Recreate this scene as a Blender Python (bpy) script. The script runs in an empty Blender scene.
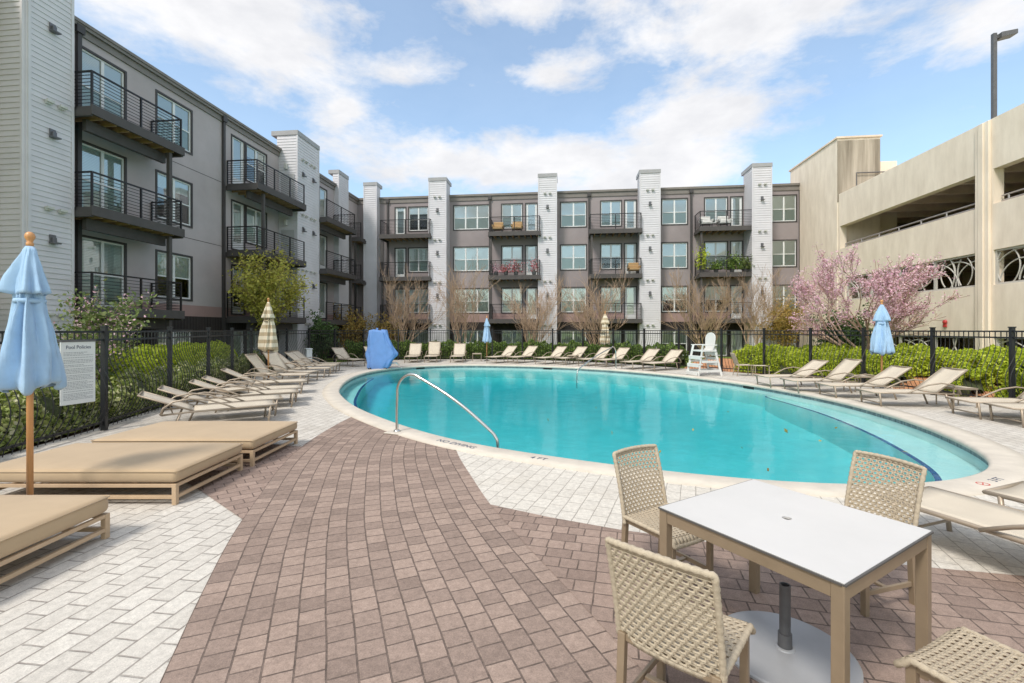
import bpy, bmesh, math, random
import numpy as np
from mathutils import Vector, Matrix

random.seed(7); rng = np.random.default_rng(7)
R = math.radians
C = bpy.context.scene.collection
S = bpy.context.scene

# ------------------------------------------------------------------ camera, sky, sun, exposure
EYE = 1.74
F = 455.0
cam = bpy.data.objects.new('camera', bpy.data.cameras.new('camera'))
C.objects.link(cam); S.camera = cam
cam.location = (0, 0, EYE); cam.rotation_euler = (R(90), 0, 0)
cam.data.sensor_width = 36; cam.data.lens = F/1024*36
cam.data.shift_y = -11.5/1024
cam.data.clip_end = 3000

SUN_EL, SUN_AZ = R(51), math.atan2(-.54, -.70)     # azimuth measured from +Y towards +X
w = bpy.data.worlds.new('World'); S.world = w; w.use_nodes = True
nt = w.node_tree; N = nt.nodes; L = nt.links
N.clear()
out = N.new('ShaderNodeOutputWorld'); bg = N.new('ShaderNodeBackground')
sky = N.new('ShaderNodeTexSky'); sky.sky_type = 'NISHITA'; sky.sun_disc = False
sky.sun_elevation = SUN_EL; sky.sun_rotation = SUN_AZ; sky.air_density = 1.0; sky.dust_density = 1.6; sky.ozone_density = 1.6
bg.inputs[1].default_value = 0.12
geo = N.new('ShaderNodeTexCoord')
def math_(op, a, b=None, tree=None, clamp=False):
    t = tree or nt
    n = t.nodes.new('ShaderNodeMath'); n.operation = op; n.use_clamp = clamp
    for i, x in enumerate((a, b)):
        if x is None: continue
        if isinstance(x, (int, float)): n.inputs[i].default_value = x
        else: t.links.new(x, n.inputs[i])
    return n.outputs[0]
sep = N.new('ShaderNodeSeparateXYZ'); L.new(geo.outputs['Generated'], sep.inputs[0])
az = math_('ARCTAN2', sep.outputs[0], sep.outputs[1])
el = math_('ARCSINE', sep.outputs[2])
def comb(x, y, z=0.0):
    n = N.new('ShaderNodeCombineXYZ')
    for i, q in enumerate((x, y, z)):
        if isinstance(q, (int, float)): n.inputs[i].default_value = q
        else: L.new(q, n.inputs[i])
    return n.outputs[0]
def noise_w(vec, scale, detail, rough=.55, dist=0.0):
    n = N.new('ShaderNodeTexNoise'); n.inputs['Scale'].default_value = scale; n.inputs['Detail'].default_value = detail
    n.inputs['Roughness'].default_value = rough; n.inputs['Distortion'].default_value = dist
    L.new(vec, n.inputs['Vector']); return n.outputs['Fac']
# cloud banks, each a soft patch of sky direction (azimuth, elevation, half widths, weight)
BANKS = [(-.56,.53,.30,.085,1.05), (-.80,.62,.35,.10,.9), (.105,.515,.10,.045,.85), (.52,.535,.30,.07,1.05), (.62,.66,.5,.08,.9), (-.04,.345,.33,.065,1.15), (.34,.335,.18,.05,.8), (.37,.41,.17,.045,.75),
         (-.36,.42,.07,.04,.75), (.85,.43,.12,.06,.65), (0.0,.62,.25,.035,.6), (-.2,.5,.08,.03,.4), (-1.5,.6,.5,.5,1.2), (1.9,.55,.6,.4,1.2), (2.7,.7,.7,.5,1.2), (-2.5,.6,.7,.5,1.2), (0,1.35,3.0,.33,1.3), (.72,.45,.2,.05,.55), (.28,.285,.14,.04,.7)]  # wide banks overhead, beside and behind the camera: unseen, added for neutral fill light
vec = comb(az, math_('MULTIPLY', el, 2.1))
n1 = noise_w(vec, 3.6, 9, .6, .25)
n2 = noise_w(vec, 11.0, 7, .62, .2)
nf = math_('ADD', math_('MULTIPLY', n1, .72), math_('MULTIPLY', n2, .28))
dens = None
for (a, e, wa, we, k) in BANKS:
    qa = math_('DIVIDE', math_('SUBTRACT', az, a), wa); qe = math_('DIVIDE', math_('SUBTRACT', el, e), we)
    q = math_('ADD', math_('MULTIPLY', qa, qa), math_('MULTIPLY', qe, qe))
    g = math_('MULTIPLY', math_('EXPONENT', math_('MULTIPLY', q, -1.0)), k)
    dens = g if dens is None else math_('ADD', dens, g)
dens = math_('MINIMUM', dens, 1.15)
cl = math_('ADD', math_('MULTIPLY', dens, .44), math_('MULTIPLY', math_('SUBTRACT', nf, .5), 1.45))
ramp = N.new('ShaderNodeMapRange'); ramp.interpolation_type = 'SMOOTHSTEP'
ramp.inputs['From Min'].default_value = .08; ramp.inputs['From Max'].default_value = .46
L.new(cl, ramp.inputs['Value'])
veil = math_('MAXIMUM', ramp.outputs[0], 0.14)
# thick parts a little greyer than thin bright edges
n3 = noise_w(vec, 5.5, 6, .6, .1)
shade = N.new('ShaderNodeMix'); shade.data_type = 'RGBA'
shade.inputs['A'].default_value = (5.5, 5.5, 5.6, 1); shade.inputs['B'].default_value = (4.6, 4.65, 4.85, 1)
mr = N.new('ShaderNodeMapRange'); mr.inputs['From Min'].default_value = .4; mr.inputs['From Max'].default_value = .65; L.new(n3, mr.inputs['Value'])
L.new(mr.outputs[0], shade.inputs['Factor'])
skyb = N.new('ShaderNodeMix'); skyb.data_type = 'RGBA'; skyb.blend_type = 'MULTIPLY'; skyb.inputs['Factor'].default_value = 1
L.new(sky.outputs[0], skyb.inputs['A']); skyb.inputs['B'].default_value = (1.50, 1.60, 1.50, 1)
mx = N.new('ShaderNodeMix'); mx.data_type = 'RGBA'
L.new(veil, mx.inputs['Factor']); L.new(skyb.outputs['Result'], mx.inputs['A']); L.new(shade.outputs['Result'], mx.inputs['B'])
L.new(mx.outputs['Result'], bg.inputs[0]); L.new(bg.outputs[0], out.inputs[0])

sl = bpy.data.lights.new('sun', 'SUN'); sl.energy = 2.0; sl.angle = R(13); sl.color = (1, .93, .84)
so = bpy.data.objects.new('sun', sl); C.objects.link(so)
sd = Vector((math.sin(SUN_AZ)*math.cos(SUN_EL), math.cos(SUN_AZ)*math.cos(SUN_EL), math.sin(SUN_EL)))
so.rotation_euler = (-sd).to_track_quat('-Z', 'Y').to_euler(); so.location = (0, 0, 60)
S.view_settings.view_transform = 'Standard'; S.view_settings.look = 'None'
S.view_settings.exposure = 0.60; S.view_settings.gamma = 1; S.view_settings.use_curve_mapping = False
S.cycles.max_bounces = 8; S.cycles.transparent_max_bounces = 16
S.cycles.caustics_reflective = False; S.cycles.caustics_refractive = False
S.cycles.use_denoising = True

# ------------------------------------------------------------------ helpers
def G(px, py, z=0.0):
    """ground point (height z) seen at a photo position: used once to survey the place"""
    Y = (EYE - z)*F/(py - 330.0)
    return ((px - 512.0)/F*Y, Y, z)
TH = R(6.5); CT, ST = math.cos(TH), math.sin(TH)
def W(u, v, z=0.0):                      # building grid -> world
    return (u*CT + v*ST, -u*ST + v*CT, z)

class MB:
    def __init__(s): s.v = []; s.f = []
    def add(s, vs, fs):
        o = len(s.v); s.v += [tuple(p) for p in vs]; s.f += [tuple(i+o for i in f) for f in fs]
    def box(s, x0, x1, y0, y1, z0, z1):
        if x0 > x1: x0, x1 = x1, x0
        if y0 > y1: y0, y1 = y1, y0
        s.add([(x0,y0,z0),(x1,y0,z0),(x1,y1,z0),(x0,y1,z0),(x0,y0,z1),(x1,y0,z1),(x1,y1,z1),(x0,y1,z1)],
              [(3,2,1,0),(4,5,6,7),(0,1,5,4),(1,2,6,5),(2,3,7,6),(3,0,4,7)])
    def bar(s, p, q, w_, h_, up=(0,0,1)):
        p, q = Vector(p), Vector(q); d = (q-p).normalized(); up = Vector(up)
        if abs(d.dot(up)) > .98: up = Vector((1,0,0))
        a = d.cross(up).normalized()*w_/2; b = a.cross(d).normalized()*h_/2
        vs = []
        for e in (p, q): vs += [e-a-b, e+a-b, e+a+b, e-a+b]
        s.add(vs, [(0,1,2,3),(7,6,5,4),(0,4,5,1),(1,5,6,2),(2,6,7,3),(3,7,4,0)])
    def tube(s, pts, r, n=6, closed=False, caps=True):
        pts = [Vector(p) for p in pts]; m = len(pts)
        rs = r if isinstance(r, (list, tuple)) else [r]*m
        ref = None; rings = []
        for i, p in enumerate(pts):
            if closed: t = pts[(i+1) % m]-pts[i-1]
            else: t = pts[min(i+1, m-1)]-pts[max(i-1, 0)]
            if t.length < 1e-9: t = Vector((0,0,1))
            t.normalize()
            if ref is None: ref = Vector((0,0,1)) if abs(t.z) < .9 else Vector((1,0,0))
            a = t.cross(ref)
            if a.length < 1e-4: a = t.cross(Vector((0,1,.3)))
            a.normalize(); b = t.cross(a).normalized(); ref = -b if False else (a.cross(t)).normalized()
            rings.append([p + a*math.cos(k*2*math.pi/n)*rs[i] + b*math.sin(k*2*math.pi/n)*rs[i] for k in range(n)])
        vs = [q for rg in rings for q in rg]; fs = []
        for i in range(m if closed else m-1):
            j = (i+1) % m
            for k in range(n):
                k2 = (k+1) % n
                fs.append((i*n+k, i*n+k2, j*n+k2, j*n+k))
        if caps and not closed:
            fs.append(tuple(range(n-1, -1, -1))); fs.append(tuple((m-1)*n+k for k in range(n)))
        s.add(vs, fs)
    def lathe(s, prof, c=(0,0,0), n=24, cap=True):
        vs = []; fs = []; m = len(prof)
        for r_, z in prof:
            for k in range(n):
                a = k*2*math.pi/n; vs.append((c[0]+r_*math.cos(a), c[1]+r_*math.sin(a), c[2]+z))
        for i in range(m-1):
            for k in range(n):
                k2 = (k+1) % n; fs.append((i*n+k, i*n+k2, (i+1)*n+k2, (i+1)*n+k))
        if cap:
            fs.append(tuple(range(n-1, -1, -1))); fs.append(tuple((m-1)*n+k for k in range(n)))
        s.add(vs, fs)
    def prism(s, poly, z0, z1):
        n = len(poly)
        vs = [(p[0],p[1],z0) for p in poly]+[(p[0],p[1],z1) for p in poly]
        s.add(vs, [tuple(range(n-1,-1,-1)), tuple(range(n, 2*n))]+[(i,(i+1)%n,n+(i+1)%n,n+i) for i in range(n)])
    def grid(s, P):                      # P[i][j] points -> quads
        n, m = len(P), len(P[0])
        s.add([q for row in P for q in row], [(i*m+j, i*m+j+1, (i+1)*m+j+1, (i+1)*m+j) for i in range(n-1) for j in range(m-1)])
    def build(s, name, mat, parent=None, smooth=False, bevel=0, solid=0, sub=0, loc=None):
        me = bpy.data.meshes.new(name); me.from_pydata(s.v, [], s.f); me.update()
        return link(name, me, mat, parent, smooth, bevel, solid, sub, loc)

def link(name, me, mat, parent=None, smooth=False, bevel=0, solid=0, sub=0, loc=None):
    me.materials.append(mat)
    o = bpy.data.objects.new(name, me); C.objects.link(o)
    if parent is not None: o.parent = parent
    if loc is not None: o.location = loc
    if smooth: me.polygons.foreach_set('use_smooth', [True]*len(me.polygons))
    if solid:
        m = o.modifiers.new('solid', 'SOLIDIFY'); m.thickness = solid; m.offset = 0
    if sub:
        m = o.modifiers.new('sub', 'SUBSURF'); m.levels = sub; m.render_levels = sub
    if bevel:
        m = o.modifiers.new('bevel', 'BEVEL'); m.width = bevel; m.segments = 2; m.limit_method = 'ANGLE'; m.angle_limit = R(40)
    return o
def tag(o, label, cat, group=None, kind=None):
    o['label'] = label; o['category'] = cat
    if group: o['group'] = group
    if kind: o['kind'] = kind
    return o
def thing(name, label, cat, loc=(0,0,0), rz=0, group=None):
    o = bpy.data.objects.new(name, None); C.objects.link(o)
    o.empty_display_size = .2; o.location = loc; o.rotation_euler = (0, 0, rz)
    return tag(o, label, cat, group)
def structure(o): o['kind'] = 'structure'; return o
def dup(root, loc=None, rz=None, label=None, group=None, scale=None):
    r = root.copy(); C.objects.link(r)
    if loc is not None: r.location = loc
    if rz is not None: r.rotation_euler = (0, 0, rz)
    if scale is not None: r.scale = (scale,)*3
    if label: r['label'] = label
    if group: r['group'] = group
    for ch in list(root.children):
        c = ch.copy(); C.objects.link(c); c.parent = r
        for g in ch.children:
            d = g.copy(); C.objects.link(d); d.parent = c
    return r

# ------------------------------------------------------------------ materials
def newmat(name):
    m = bpy.data.materials.new(name); m.use_nodes = True
    return m, m.node_tree, m.node_tree.nodes['Principled BSDF']
def setc(b, k, v): b.inputs[k].default_value = v
def mat(name, col, rough=.6, var=.12, scale=6, metal=0, bump=0, bscale=60, spec=.5, coat=0, var2=None, stretch=None, sheen=0):
    m, t, b = newmat(name)
    setc(b, 'Roughness', rough); setc(b, 'Metallic', metal); setc(b, 'Specular IOR Level', spec)
    if coat: setc(b, 'Coat Weight', coat)
    if sheen: setc(b, 'Sheen Weight', sheen)
    tc = t.nodes.new('ShaderNodeTexCoord'); src = tc.outputs['Object']
    if stretch:
        mp = t.nodes.new('ShaderNodeMapping'); mp.inputs['Scale'].default_value = stretch; t.links.new(src, mp.inputs[0]); vecs = mp.outputs[0]
    else: vecs = src
    n = t.nodes.new('ShaderNodeTexNoise'); n.inputs['Scale'].default_value = scale; n.inputs['Detail'].default_value = 6; n.inputs['Roughness'].default_value = .62
    t.links.new(vecs, n.inputs['Vector'])
    r = t.nodes.new('ShaderNodeValToRGB')
    lo = [c*(1-var) for c in col[:3]]; hi = [min(1, c*(1+var)) for c in col[:3]]
    if var2: lo = var2
    r.color_ramp.elements[0].position = .3; r.color_ramp.elements[1].position = .7
    r.color_ramp.elements[0].color = (*lo, 1); r.color_ramp.elements[1].color = (*hi, 1)
    t.links.new(n.outputs['Fac'], r.inputs[0]); t.links.new(r.outputs[0], b.inputs['Base Color'])
    if bump:
        n2 = t.nodes.new('ShaderNodeTexNoise'); n2.inputs['Scale'].default_value = bscale; n2.inputs['Detail'].default_value = 4
        t.links.new(src, n2.inputs['Vector'])
        bp = t.nodes.new('ShaderNodeBump'); bp.inputs['Strength'].default_value = bump; bp.inputs['Distance'].default_value = .01
        t.links.new(n2.outputs['Fac'], bp.inputs['Height']); t.links.new(bp.outputs[0], b.inputs['Normal'])
    return m
def leafmat(name, cols, rough=.55, trans=.25):
    """a leaf picks its own tone from the list (per leaf, not per place)"""
    m, t, b = newmat(name)
    g = t.nodes.new('ShaderNodeNewGeometry'); r = t.nodes.new('ShaderNodeValToRGB')
    while len(r.color_ramp.elements) < len(cols): r.color_ramp.elements.new(.5)
    for i, c in enumerate(cols):
        r.color_ramp.elements[i].position = i/(len(cols)-1); r.color_ramp.elements[i].color = (*c, 1)
    t.links.new(g.outputs['Random Per Island'], r.inputs[0]); t.links.new(r.outputs[0], b.inputs['Base Color'])
    setc(b, 'Roughness', rough); setc(b, 'Specular IOR Level', .3)
    if trans:
        tr = t.nodes.new('ShaderNodeBsdfTranslucent'); t.links.new(r.outputs[0], tr.inputs[0])
        mxs = t.nodes.new('ShaderNodeMixShader'); mxs.inputs[0].default_value = trans
        t.links.new(b.outputs[0], mxs.inputs[1]); t.links.new(tr.outputs[0], mxs.inputs[2])
        t.links.new(mxs.outputs[0], t.nodes['Material Output'].inputs[0])
    return m
def paver(name, c1, c2, mortar, bw, rh, rot=0, polar=None, msize=.006, off=.5, grime=(.6,.58,.56), grime_amt=.25, speck=.12, bumpd=.006, squash=1.0, sfreq=2):
    m, t, b = newmat(name); nd = t.nodes; lk = t.links
    tc = nd.new('ShaderNodeTexCoord')
    if polar:
        vecs = tc.outputs['UV']
    else:
        mp = nd.new('ShaderNodeMapping'); mp.inputs['Rotation'].default_value = (0, 0, rot); lk.new(tc.outputs['Object'], mp.inputs[0]); vecs = mp.outputs[0]
    # slightly uneven joints
    nz = nd.new('ShaderNodeTexNoise'); nz.inputs['Scale'].default_value = 5; nz.inputs['Detail'].default_value = 3; lk.new(tc.outputs['Object'], nz.inputs['Vector'])
    va = nd.new('ShaderNodeVectorMath'); va.operation = 'SCALE'; va.inputs['Scale'].default_value = .012
    vs_ = nd.new('ShaderNodeVectorMath'); vs_.operation = 'SUBTRACT'; vs_.inputs[1].default_value = (.5,.5,.5)
    lk.new(nz.outputs['Color'], vs_.inputs[0]); lk.new(vs_.outputs[0], va.inputs[0])
    vadd = nd.new('ShaderNodeVectorMath'); lk.new(vecs, vadd.inputs[0]); lk.new(va.outputs[0], vadd.inputs[1])
    br = nd.new('ShaderNodeTexBrick'); br.offset = off; br.offset_frequency = 2; br.squash = squash; br.squash_frequency = sfreq
    lk.new(vadd.outputs[0], br.inputs['Vector'])
    br.inputs['Scale'].default_value = 1; br.inputs['Brick Width'].default_value = bw; br.inputs['Row Height'].default_value = rh
    br.inputs['Mortar Size'].default_value = msize; br.inputs['Mortar Smooth'].default_value = .35; br.inputs['Bias'].default_value = -.1
    br.inputs['Color1'].default_value = (*c1, 1); br.inputs['Color2'].default_value = (*c2, 1); br.inputs['Mortar'].default_value = (*[(a_+b_)/2 for a_, b_ in zip(c1, c2)], 1)
    jn = nd.new('ShaderNodeTexNoise'); jn.inputs['Scale'].default_value = 9; jn.inputs['Detail'].default_value = 6; jn.inputs['Roughness'].default_value = .75; lk.new(tc.outputs['Object'], jn.inputs['Vector'])
    jr = nd.new('ShaderNodeMapRange'); jr.inputs['From Min'].default_value = .32; jr.inputs['From Max'].default_value = .62; jr.inputs['To Min'].default_value = .45; jr.inputs['To Max'].default_value = 1.0; lk.new(jn.outputs['Fac'], jr.inputs['Value'])
    jm = nd.new('ShaderNodeMix'); jm.data_type = 'RGBA'; lk.new(math_('MULTIPLY', br.outputs['Fac'], jr.outputs[0], t), jm.inputs['Factor']); lk.new(br.outputs['Color'], jm.inputs['A']); jm.inputs['B'].default_value = (*mortar, 1)
    # blotches: each few blocks weather differently
    wn = nd.new('ShaderNodeTexNoise'); wn.inputs['Scale'].default_value = 22; wn.inputs['Detail'].default_value = 5; wn.inputs['Roughness'].default_value = .7; lk.new(tc.outputs['Object'], wn.inputs['Vector'])
    wr = nd.new('ShaderNodeMapRange'); wr.inputs['From Min'].default_value = .35; wr.inputs['From Max'].default_value = .65; wr.inputs['To Min'].default_value = .84; wr.inputs['To Max'].default_value = 1.08; lk.new(wn.outputs['Fac'], wr.inputs['Value'])
    wm = nd.new('ShaderNodeMix'); wm.data_type = 'RGBA'; wm.blend_type = 'MULTIPLY'; wm.inputs['Factor'].default_value = 1; lk.new(jm.outputs['Result'], wm.inputs['A']); lk.new(wr.outputs[0], wm.inputs['B'])
    fine = nd.new('ShaderNodeTexNoise'); fine.inputs['Scale'].default_value = 140; fine.inputs['Detail'].default_value = 5; fine.inputs['Roughness'].default_value = .8
    lk.new(tc.outputs['Object'], fine.inputs['Vector'])
    fr = nd.new('ShaderNodeMapRange'); fr.inputs['From Min'].default_value = .3; fr.inputs['From Max'].default_value = .7
    fr.inputs['To Min'].default_value = 1-speck*2; fr.inputs['To Max'].default_value = 1+speck; lk.new(fine.outputs['Fac'], fr.inputs['Value'])
    mu = nd.new('ShaderNodeMix'); mu.data_type = 'RGBA'; mu.blend_type = 'MULTIPLY'; mu.inputs['Factor'].default_value = 1
    lk.new(wm.outputs['Result'], mu.inputs['A']); lk.new(fr.outputs[0], mu.inputs['B'])
    st = nd.new('ShaderNodeTexNoise'); st.inputs['Scale'].default_value = .9; st.inputs['Detail'].default_value = 7; st.inputs['Roughness'].default_value = .65; lk.new(tc.outputs['Object'], st.inputs['Vector'])
    sr = nd.new('ShaderNodeMapRange'); sr.inputs['From Min'].default_value = .5; sr.inputs['From Max'].default_value = .75
    sr.inputs['To Max'].default_value = grime_amt; lk.new(st.outputs['Fac'], sr.inputs['Value'])
    gm = nd.new('ShaderNodeMix'); gm.data_type = 'RGBA'; gm.blend_type = 'MULTIPLY'; lk.new(sr.outputs[0], gm.inputs['Factor'])
    lk.new(mu.outputs['Result'], gm.inputs['A']); gm.inputs['B'].default_value = (*grime, 1)
    lk.new(gm.outputs['Result'], b.inputs['Base Color'])
    setc(b, 'Roughness', .85); setc(b, 'Specular IOR Level', .25)
    inv = math_('SUBTRACT', 1.0, br.outputs['Fac'], t)
    hh = math_('ADD', inv, math_('MULTIPLY', fine.outputs['Fac'], .35, t), t)
    bp = nd.new('ShaderNodeBump'); bp.inputs['Strength'].default_value = .7; bp.inputs['Distance'].default_value = bumpd
    lk.new(hh, bp.inputs['Height']); lk.new(bp.outputs[0], b.inputs['Normal'])
    return m
def glassmat(name, tint, base_refl=.10):
    m, t, b = newmat(name); t.nodes.remove(b)
    tr = t.nodes.new('ShaderNodeBsdfTransparent'); tr.inputs[0].default_value = (*tint, 1)
    gl = t.nodes.new('ShaderNodeBsdfGlossy'); gl.inputs['Roughness'].default_value = .02; gl.inputs[0].default_value = (.95,1,.98,1)
    fr = t.nodes.new('ShaderNodeFresnel'); fr.inputs[0].default_value = 1.5
    mr_ = t.nodes.new('ShaderNodeMapRange'); mr_.inputs['To Min'].default_value = base_refl; mr_.inputs['To Max'].default_value = 1
    t.links.new(fr.outputs[0], mr_.inputs['Value'])
    ms = t.nodes.new('ShaderNodeMixShader'); t.links.new(mr_.outputs[0], ms.inputs[0]); t.links.new(tr.outputs[0], ms.inputs[1]); t.links.new(gl.outputs[0], ms.inputs[2])
    t.links.new(ms.outputs[0], t.nodes['Material Output'].inputs[0])
    return m

M = {}
M['white_paver'] = paver('white_paver', (.70,.665,.605), (.61,.575,.52), (.30,.27,.24), .235, .152, rot=R(-82), msize=.007, grime=(.62,.59,.56), grime_amt=.5, speck=.16)
M['white_paver_pool'] = paver('white_paver_pool', (.70,.665,.60), (.64,.605,.545), (.36,.33,.29), .235, .15, rot=R(-68), msize=.005, grime=(.76,.72,.66), grime_amt=.4)
M['brown_band'] = paver('brown_band', (.415,.315,.262), (.28,.212,.178), (.13,.10,.085), .142, .152, polar=True, msize=.006, off=.42, grime_amt=.45, speck=.2)
M['brown_bond'] = paver('brown_bond', (.415,.312,.26), (.285,.212,.178), (.13,.10,.085), .20, .138, rot=R(14), msize=.006, off=.5, grime_amt=.4, speck=.2, squash=.68, sfreq=2)
M['brown_wedge'] = paver('brown_wedge', (.415,.31,.26), (.285,.212,.178), (.13,.10,.085), .20, .138, rot=R(-38), msize=.006, off=.5, grime_amt=.4, speck=.2)
M['coping'] = mat('coping_concrete', (.60,.55,.475), .8, .10, 3, bump=.15, bscale=90)
M['plaster'] = mat('pool_plaster', (.74,.88,.87), .6, .07, 1.6)
M['tileband'] = paver('tile_band', (.20,.25,.27), (.34,.40,.42), (.45,.47,.46), .05, .05, msize=.004, off=0)
M['blueline'] = mat('blue_tile', (.02,.06,.28), .25, .2, 12)
M['soil'] = mat('mulch_ground', (.16,.10,.065), .95, .4, 9, bump=.8, bscale=30)
M['lawn'] = mat('lawn_ground', (.20,.28,.05), .95, .35, 5, bump=.8, bscale=50)
M['bark_mulch'] = mat('orange_mulch', (.50,.24,.12), .95, .3, 14, bump=.8, bscale=40)
M['stucco_pale'] = mat('pale_stucco', (.44,.398,.405), .92, .10, .55, bump=.2, bscale=45, spec=.2)
M['stucco'] = mat('stucco', (.31,.272,.276), .92, .11, .55, bump=.2, bscale=45, spec=.2)
M['pinkband'] = mat('pink_stucco_band', (.36,.25,.24), .92, .10, .7, spec=.2)
M['darkbase'] = paver('dark_base_brick', (.045,.038,.038), (.026,.022,.023), (.055,.05,.048), .2, .075, msize=.006)
M['trim'] = mat('dark_trim', (.055,.05,.05), .6, .1, 3)
M['fascia'] = mat('roof_fascia', (.20,.18,.165), .6, .12, 2)
M['siding'] = mat('lap_siding', (.63,.62,.655), .7, .06, 1.2, spec=.3)
M['siding_grey'] = mat('grey_lap_siding', (.66,.625,.635), .7, .06, 1.2, spec=.3)
M['cap'] = mat('tower_cap', (.34,.34,.35), .55, .08, 2)
M['winframe'] = mat('white_window_frame', (.72,.74,.74), .45, .04, 2)
M['pane'] = glassmat('window_glass', (.95,1,.98), .22)
M['pane_dark'] = glassmat('screened_glass', (.78,.86,.83), .08)
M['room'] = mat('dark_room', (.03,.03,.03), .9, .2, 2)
def blindmat():
    m, t, b = newmat('window_blind')
    tc = t.nodes.new('ShaderNodeTexCoord'); wv = t.nodes.new('ShaderNodeTexWave'); wv.bands_direction = 'Z'; wv.inputs['Scale'].default_value = 6.3
    t.links.new(tc.outputs['Object'], wv.inputs['Vector'])
    oi = t.nodes.new('ShaderNodeObjectInfo')
    r = t.nodes.new('ShaderNodeValToRGB'); r.color_ramp.elements[0].color = (.72,.80,.77,1); r.color_ramp.elements[1].color = (.93,.97,.94,1)
    t.links.new(oi.outputs['Random'], r.inputs[0])
    mu = t.nodes.new('ShaderNodeMix'); mu.data_type = 'RGBA'; mu.blend_type = 'MULTIPLY'; mu.inputs['Factor'].default_value = .25
    t.links.new(r.outputs[0], mu.inputs['A']); t.links.new(wv.outputs['Color'], mu.inputs['B']); t.links.new(mu.outputs['Result'], b.inputs['Base Color'])
    bp = t.nodes.new('ShaderNodeBump'); bp.inputs['Distance'].default_value = .01; t.links.new(wv.outputs['Fac'], bp.inputs['Height']); t.links.new(bp.outputs[0], b.inputs['Normal'])
    return m
M['blind'] = blindmat()
M['rail'] = mat('black_railing', (.022,.021,.022), .4, .15, 5, metal=.3)
M['slab'] = mat('balcony_edge', (.075,.068,.066), .7, .14, 3)
M['joist'] = mat('brown_joist', (.36,.24,.13), .8, .25, 6)
M['doorgrey'] = mat('grey_door', (.42,.42,.43), .5, .04, 2)
M['fixture'] = mat('dark_fixture', (.14,.14,.15), .4, .1, 5, metal=.4)
M['fixture_light'] = mat('pale_fixture', (.55,.55,.52), .4, .1, 5)
M['concrete'] = mat('garage_concrete', (.85,.755,.635), .9, .06, 1.5, bump=.15, bscale=40, spec=.2, stretch=(1.6,1.6,.45), var2=(.74,.645,.53))
M['concrete_dark'] = mat('stained_concrete', (.52,.46,.38), .9, .15, 1.1, spec=.2, var2=(.20,.17,.13), stretch=(2.2,2.2,.12))
M['garage_in'] = mat('garage_interior', (.74,.62,.50), .9, .2, .8, spec=.2)
M['garage_wall'] = mat('garage_brick', (.50,.36,.29), .9, .3, 2.5, spec=.2)
M['screen'] = mat('screen_steel', (.52,.50,.46), .5, .06, 3)
M['galv'] = mat('galvanised_pipe', (.40,.38,.37), .45, .1, 5, metal=.5)
M['fence'] = mat('black_fence_paint', (.017,.018,.021), .42, .25, 5)
M['frame'] = mat('champagne_metal', (.33,.255,.175), .42, .07, 8, metal=.35)
M['frame_dark'] = mat('bronze_tube', (.40,.33,.255), .42, .08, 8, metal=.3)
M['sling'] = None
def slingmat(name, c, sc=260):
    m, t, b = newmat(name)
    tc = t.nodes.new('ShaderNodeTexCoord'); ck = t.nodes.new('ShaderNodeTexChecker'); ck.inputs['Scale'].default_value = sc
    t.links.new(tc.outputs['Object'], ck.inputs['Vector'])
    ck.inputs['Color1'].default_value = (*c, 1); ck.inputs['Color2'].default_value = (*[x*.72 for x in c], 1)
    n = t.nodes.new('ShaderNodeTexNoise'); n.inputs['Scale'].default_value = 3; t.links.new(tc.outputs['Object'], n.inputs['Vector'])
    mr_ = t.nodes.new('ShaderNodeMapRange'); mr_.inputs['To Min'].default_value = .86; mr_.inputs['To Max'].default_value = 1.12; t.links.new(n.outputs['Fac'], mr_.inputs['Value'])
    mu = t.nodes.new('ShaderNodeMix'); mu.data_type = 'RGBA'; mu.blend_type = 'MULTIPLY'; mu.inputs['Factor'].default_value = 1
    t.links.new(ck.outputs['Color'], mu.inputs['A']); t.links.new(mr_.outputs[0], mu.inputs['B']); t.links.new(mu.outputs['Result'], b.inputs['Base Color'])
    setc(b, 'Roughness', .8); setc(b, 'Specular IOR Level', .25)
    return m
M['sling'] = slingmat('beige_sling', (.69,.615,.50), 210)
M['cushion'] = mat('tan_canvas', (.47,.352,.225), .9, .07, 1.8, bump=.10, bscale=160, spec=.15, sheen=.2)
M['bedframe'] = mat('tan_bed_frame', (.52,.38,.245), .5, .08, 6)
M['wicker'] = mat('cream_wicker', (.48,.41,.31), .75, .16, 55, bump=.4, bscale=260, spec=.25)
M['tabletop'] = mat('grey_white_top', (.63,.62,.605), .35, .05, 1.5, spec=.5, bump=.04, bscale=200)
M['tableedge'] = mat('dark_edge', (.09,.085,.08), .5, .1, 5)
M['disc'] = mat('grey_steel_disc', (.40,.41,.425), .45, .10, 2.5, metal=.25)
M['pipe'] = mat('dark_grey_pipe', (.13,.13,.135), .5, .15, 8, metal=.3)
M['steel'] = mat('brushed_steel', (.62,.62,.60), .2, .06, 8, metal=.95)
M['bluefab'] = mat('light_blue_canvas', (.36,.54,.75), .85, .09, 5, bump=.55, bscale=13, spec=.2, sheen=.2)
M['bluecover'] = mat('blue_vinyl_cover', (.17,.33,.68), .7, .08, 4, bump=.12, bscale=60, spec=.3)
M['wood'] = mat('varnished_wood', (.60,.30,.12), .4, .16, 5, stretch=(14,14,.8))
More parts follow.
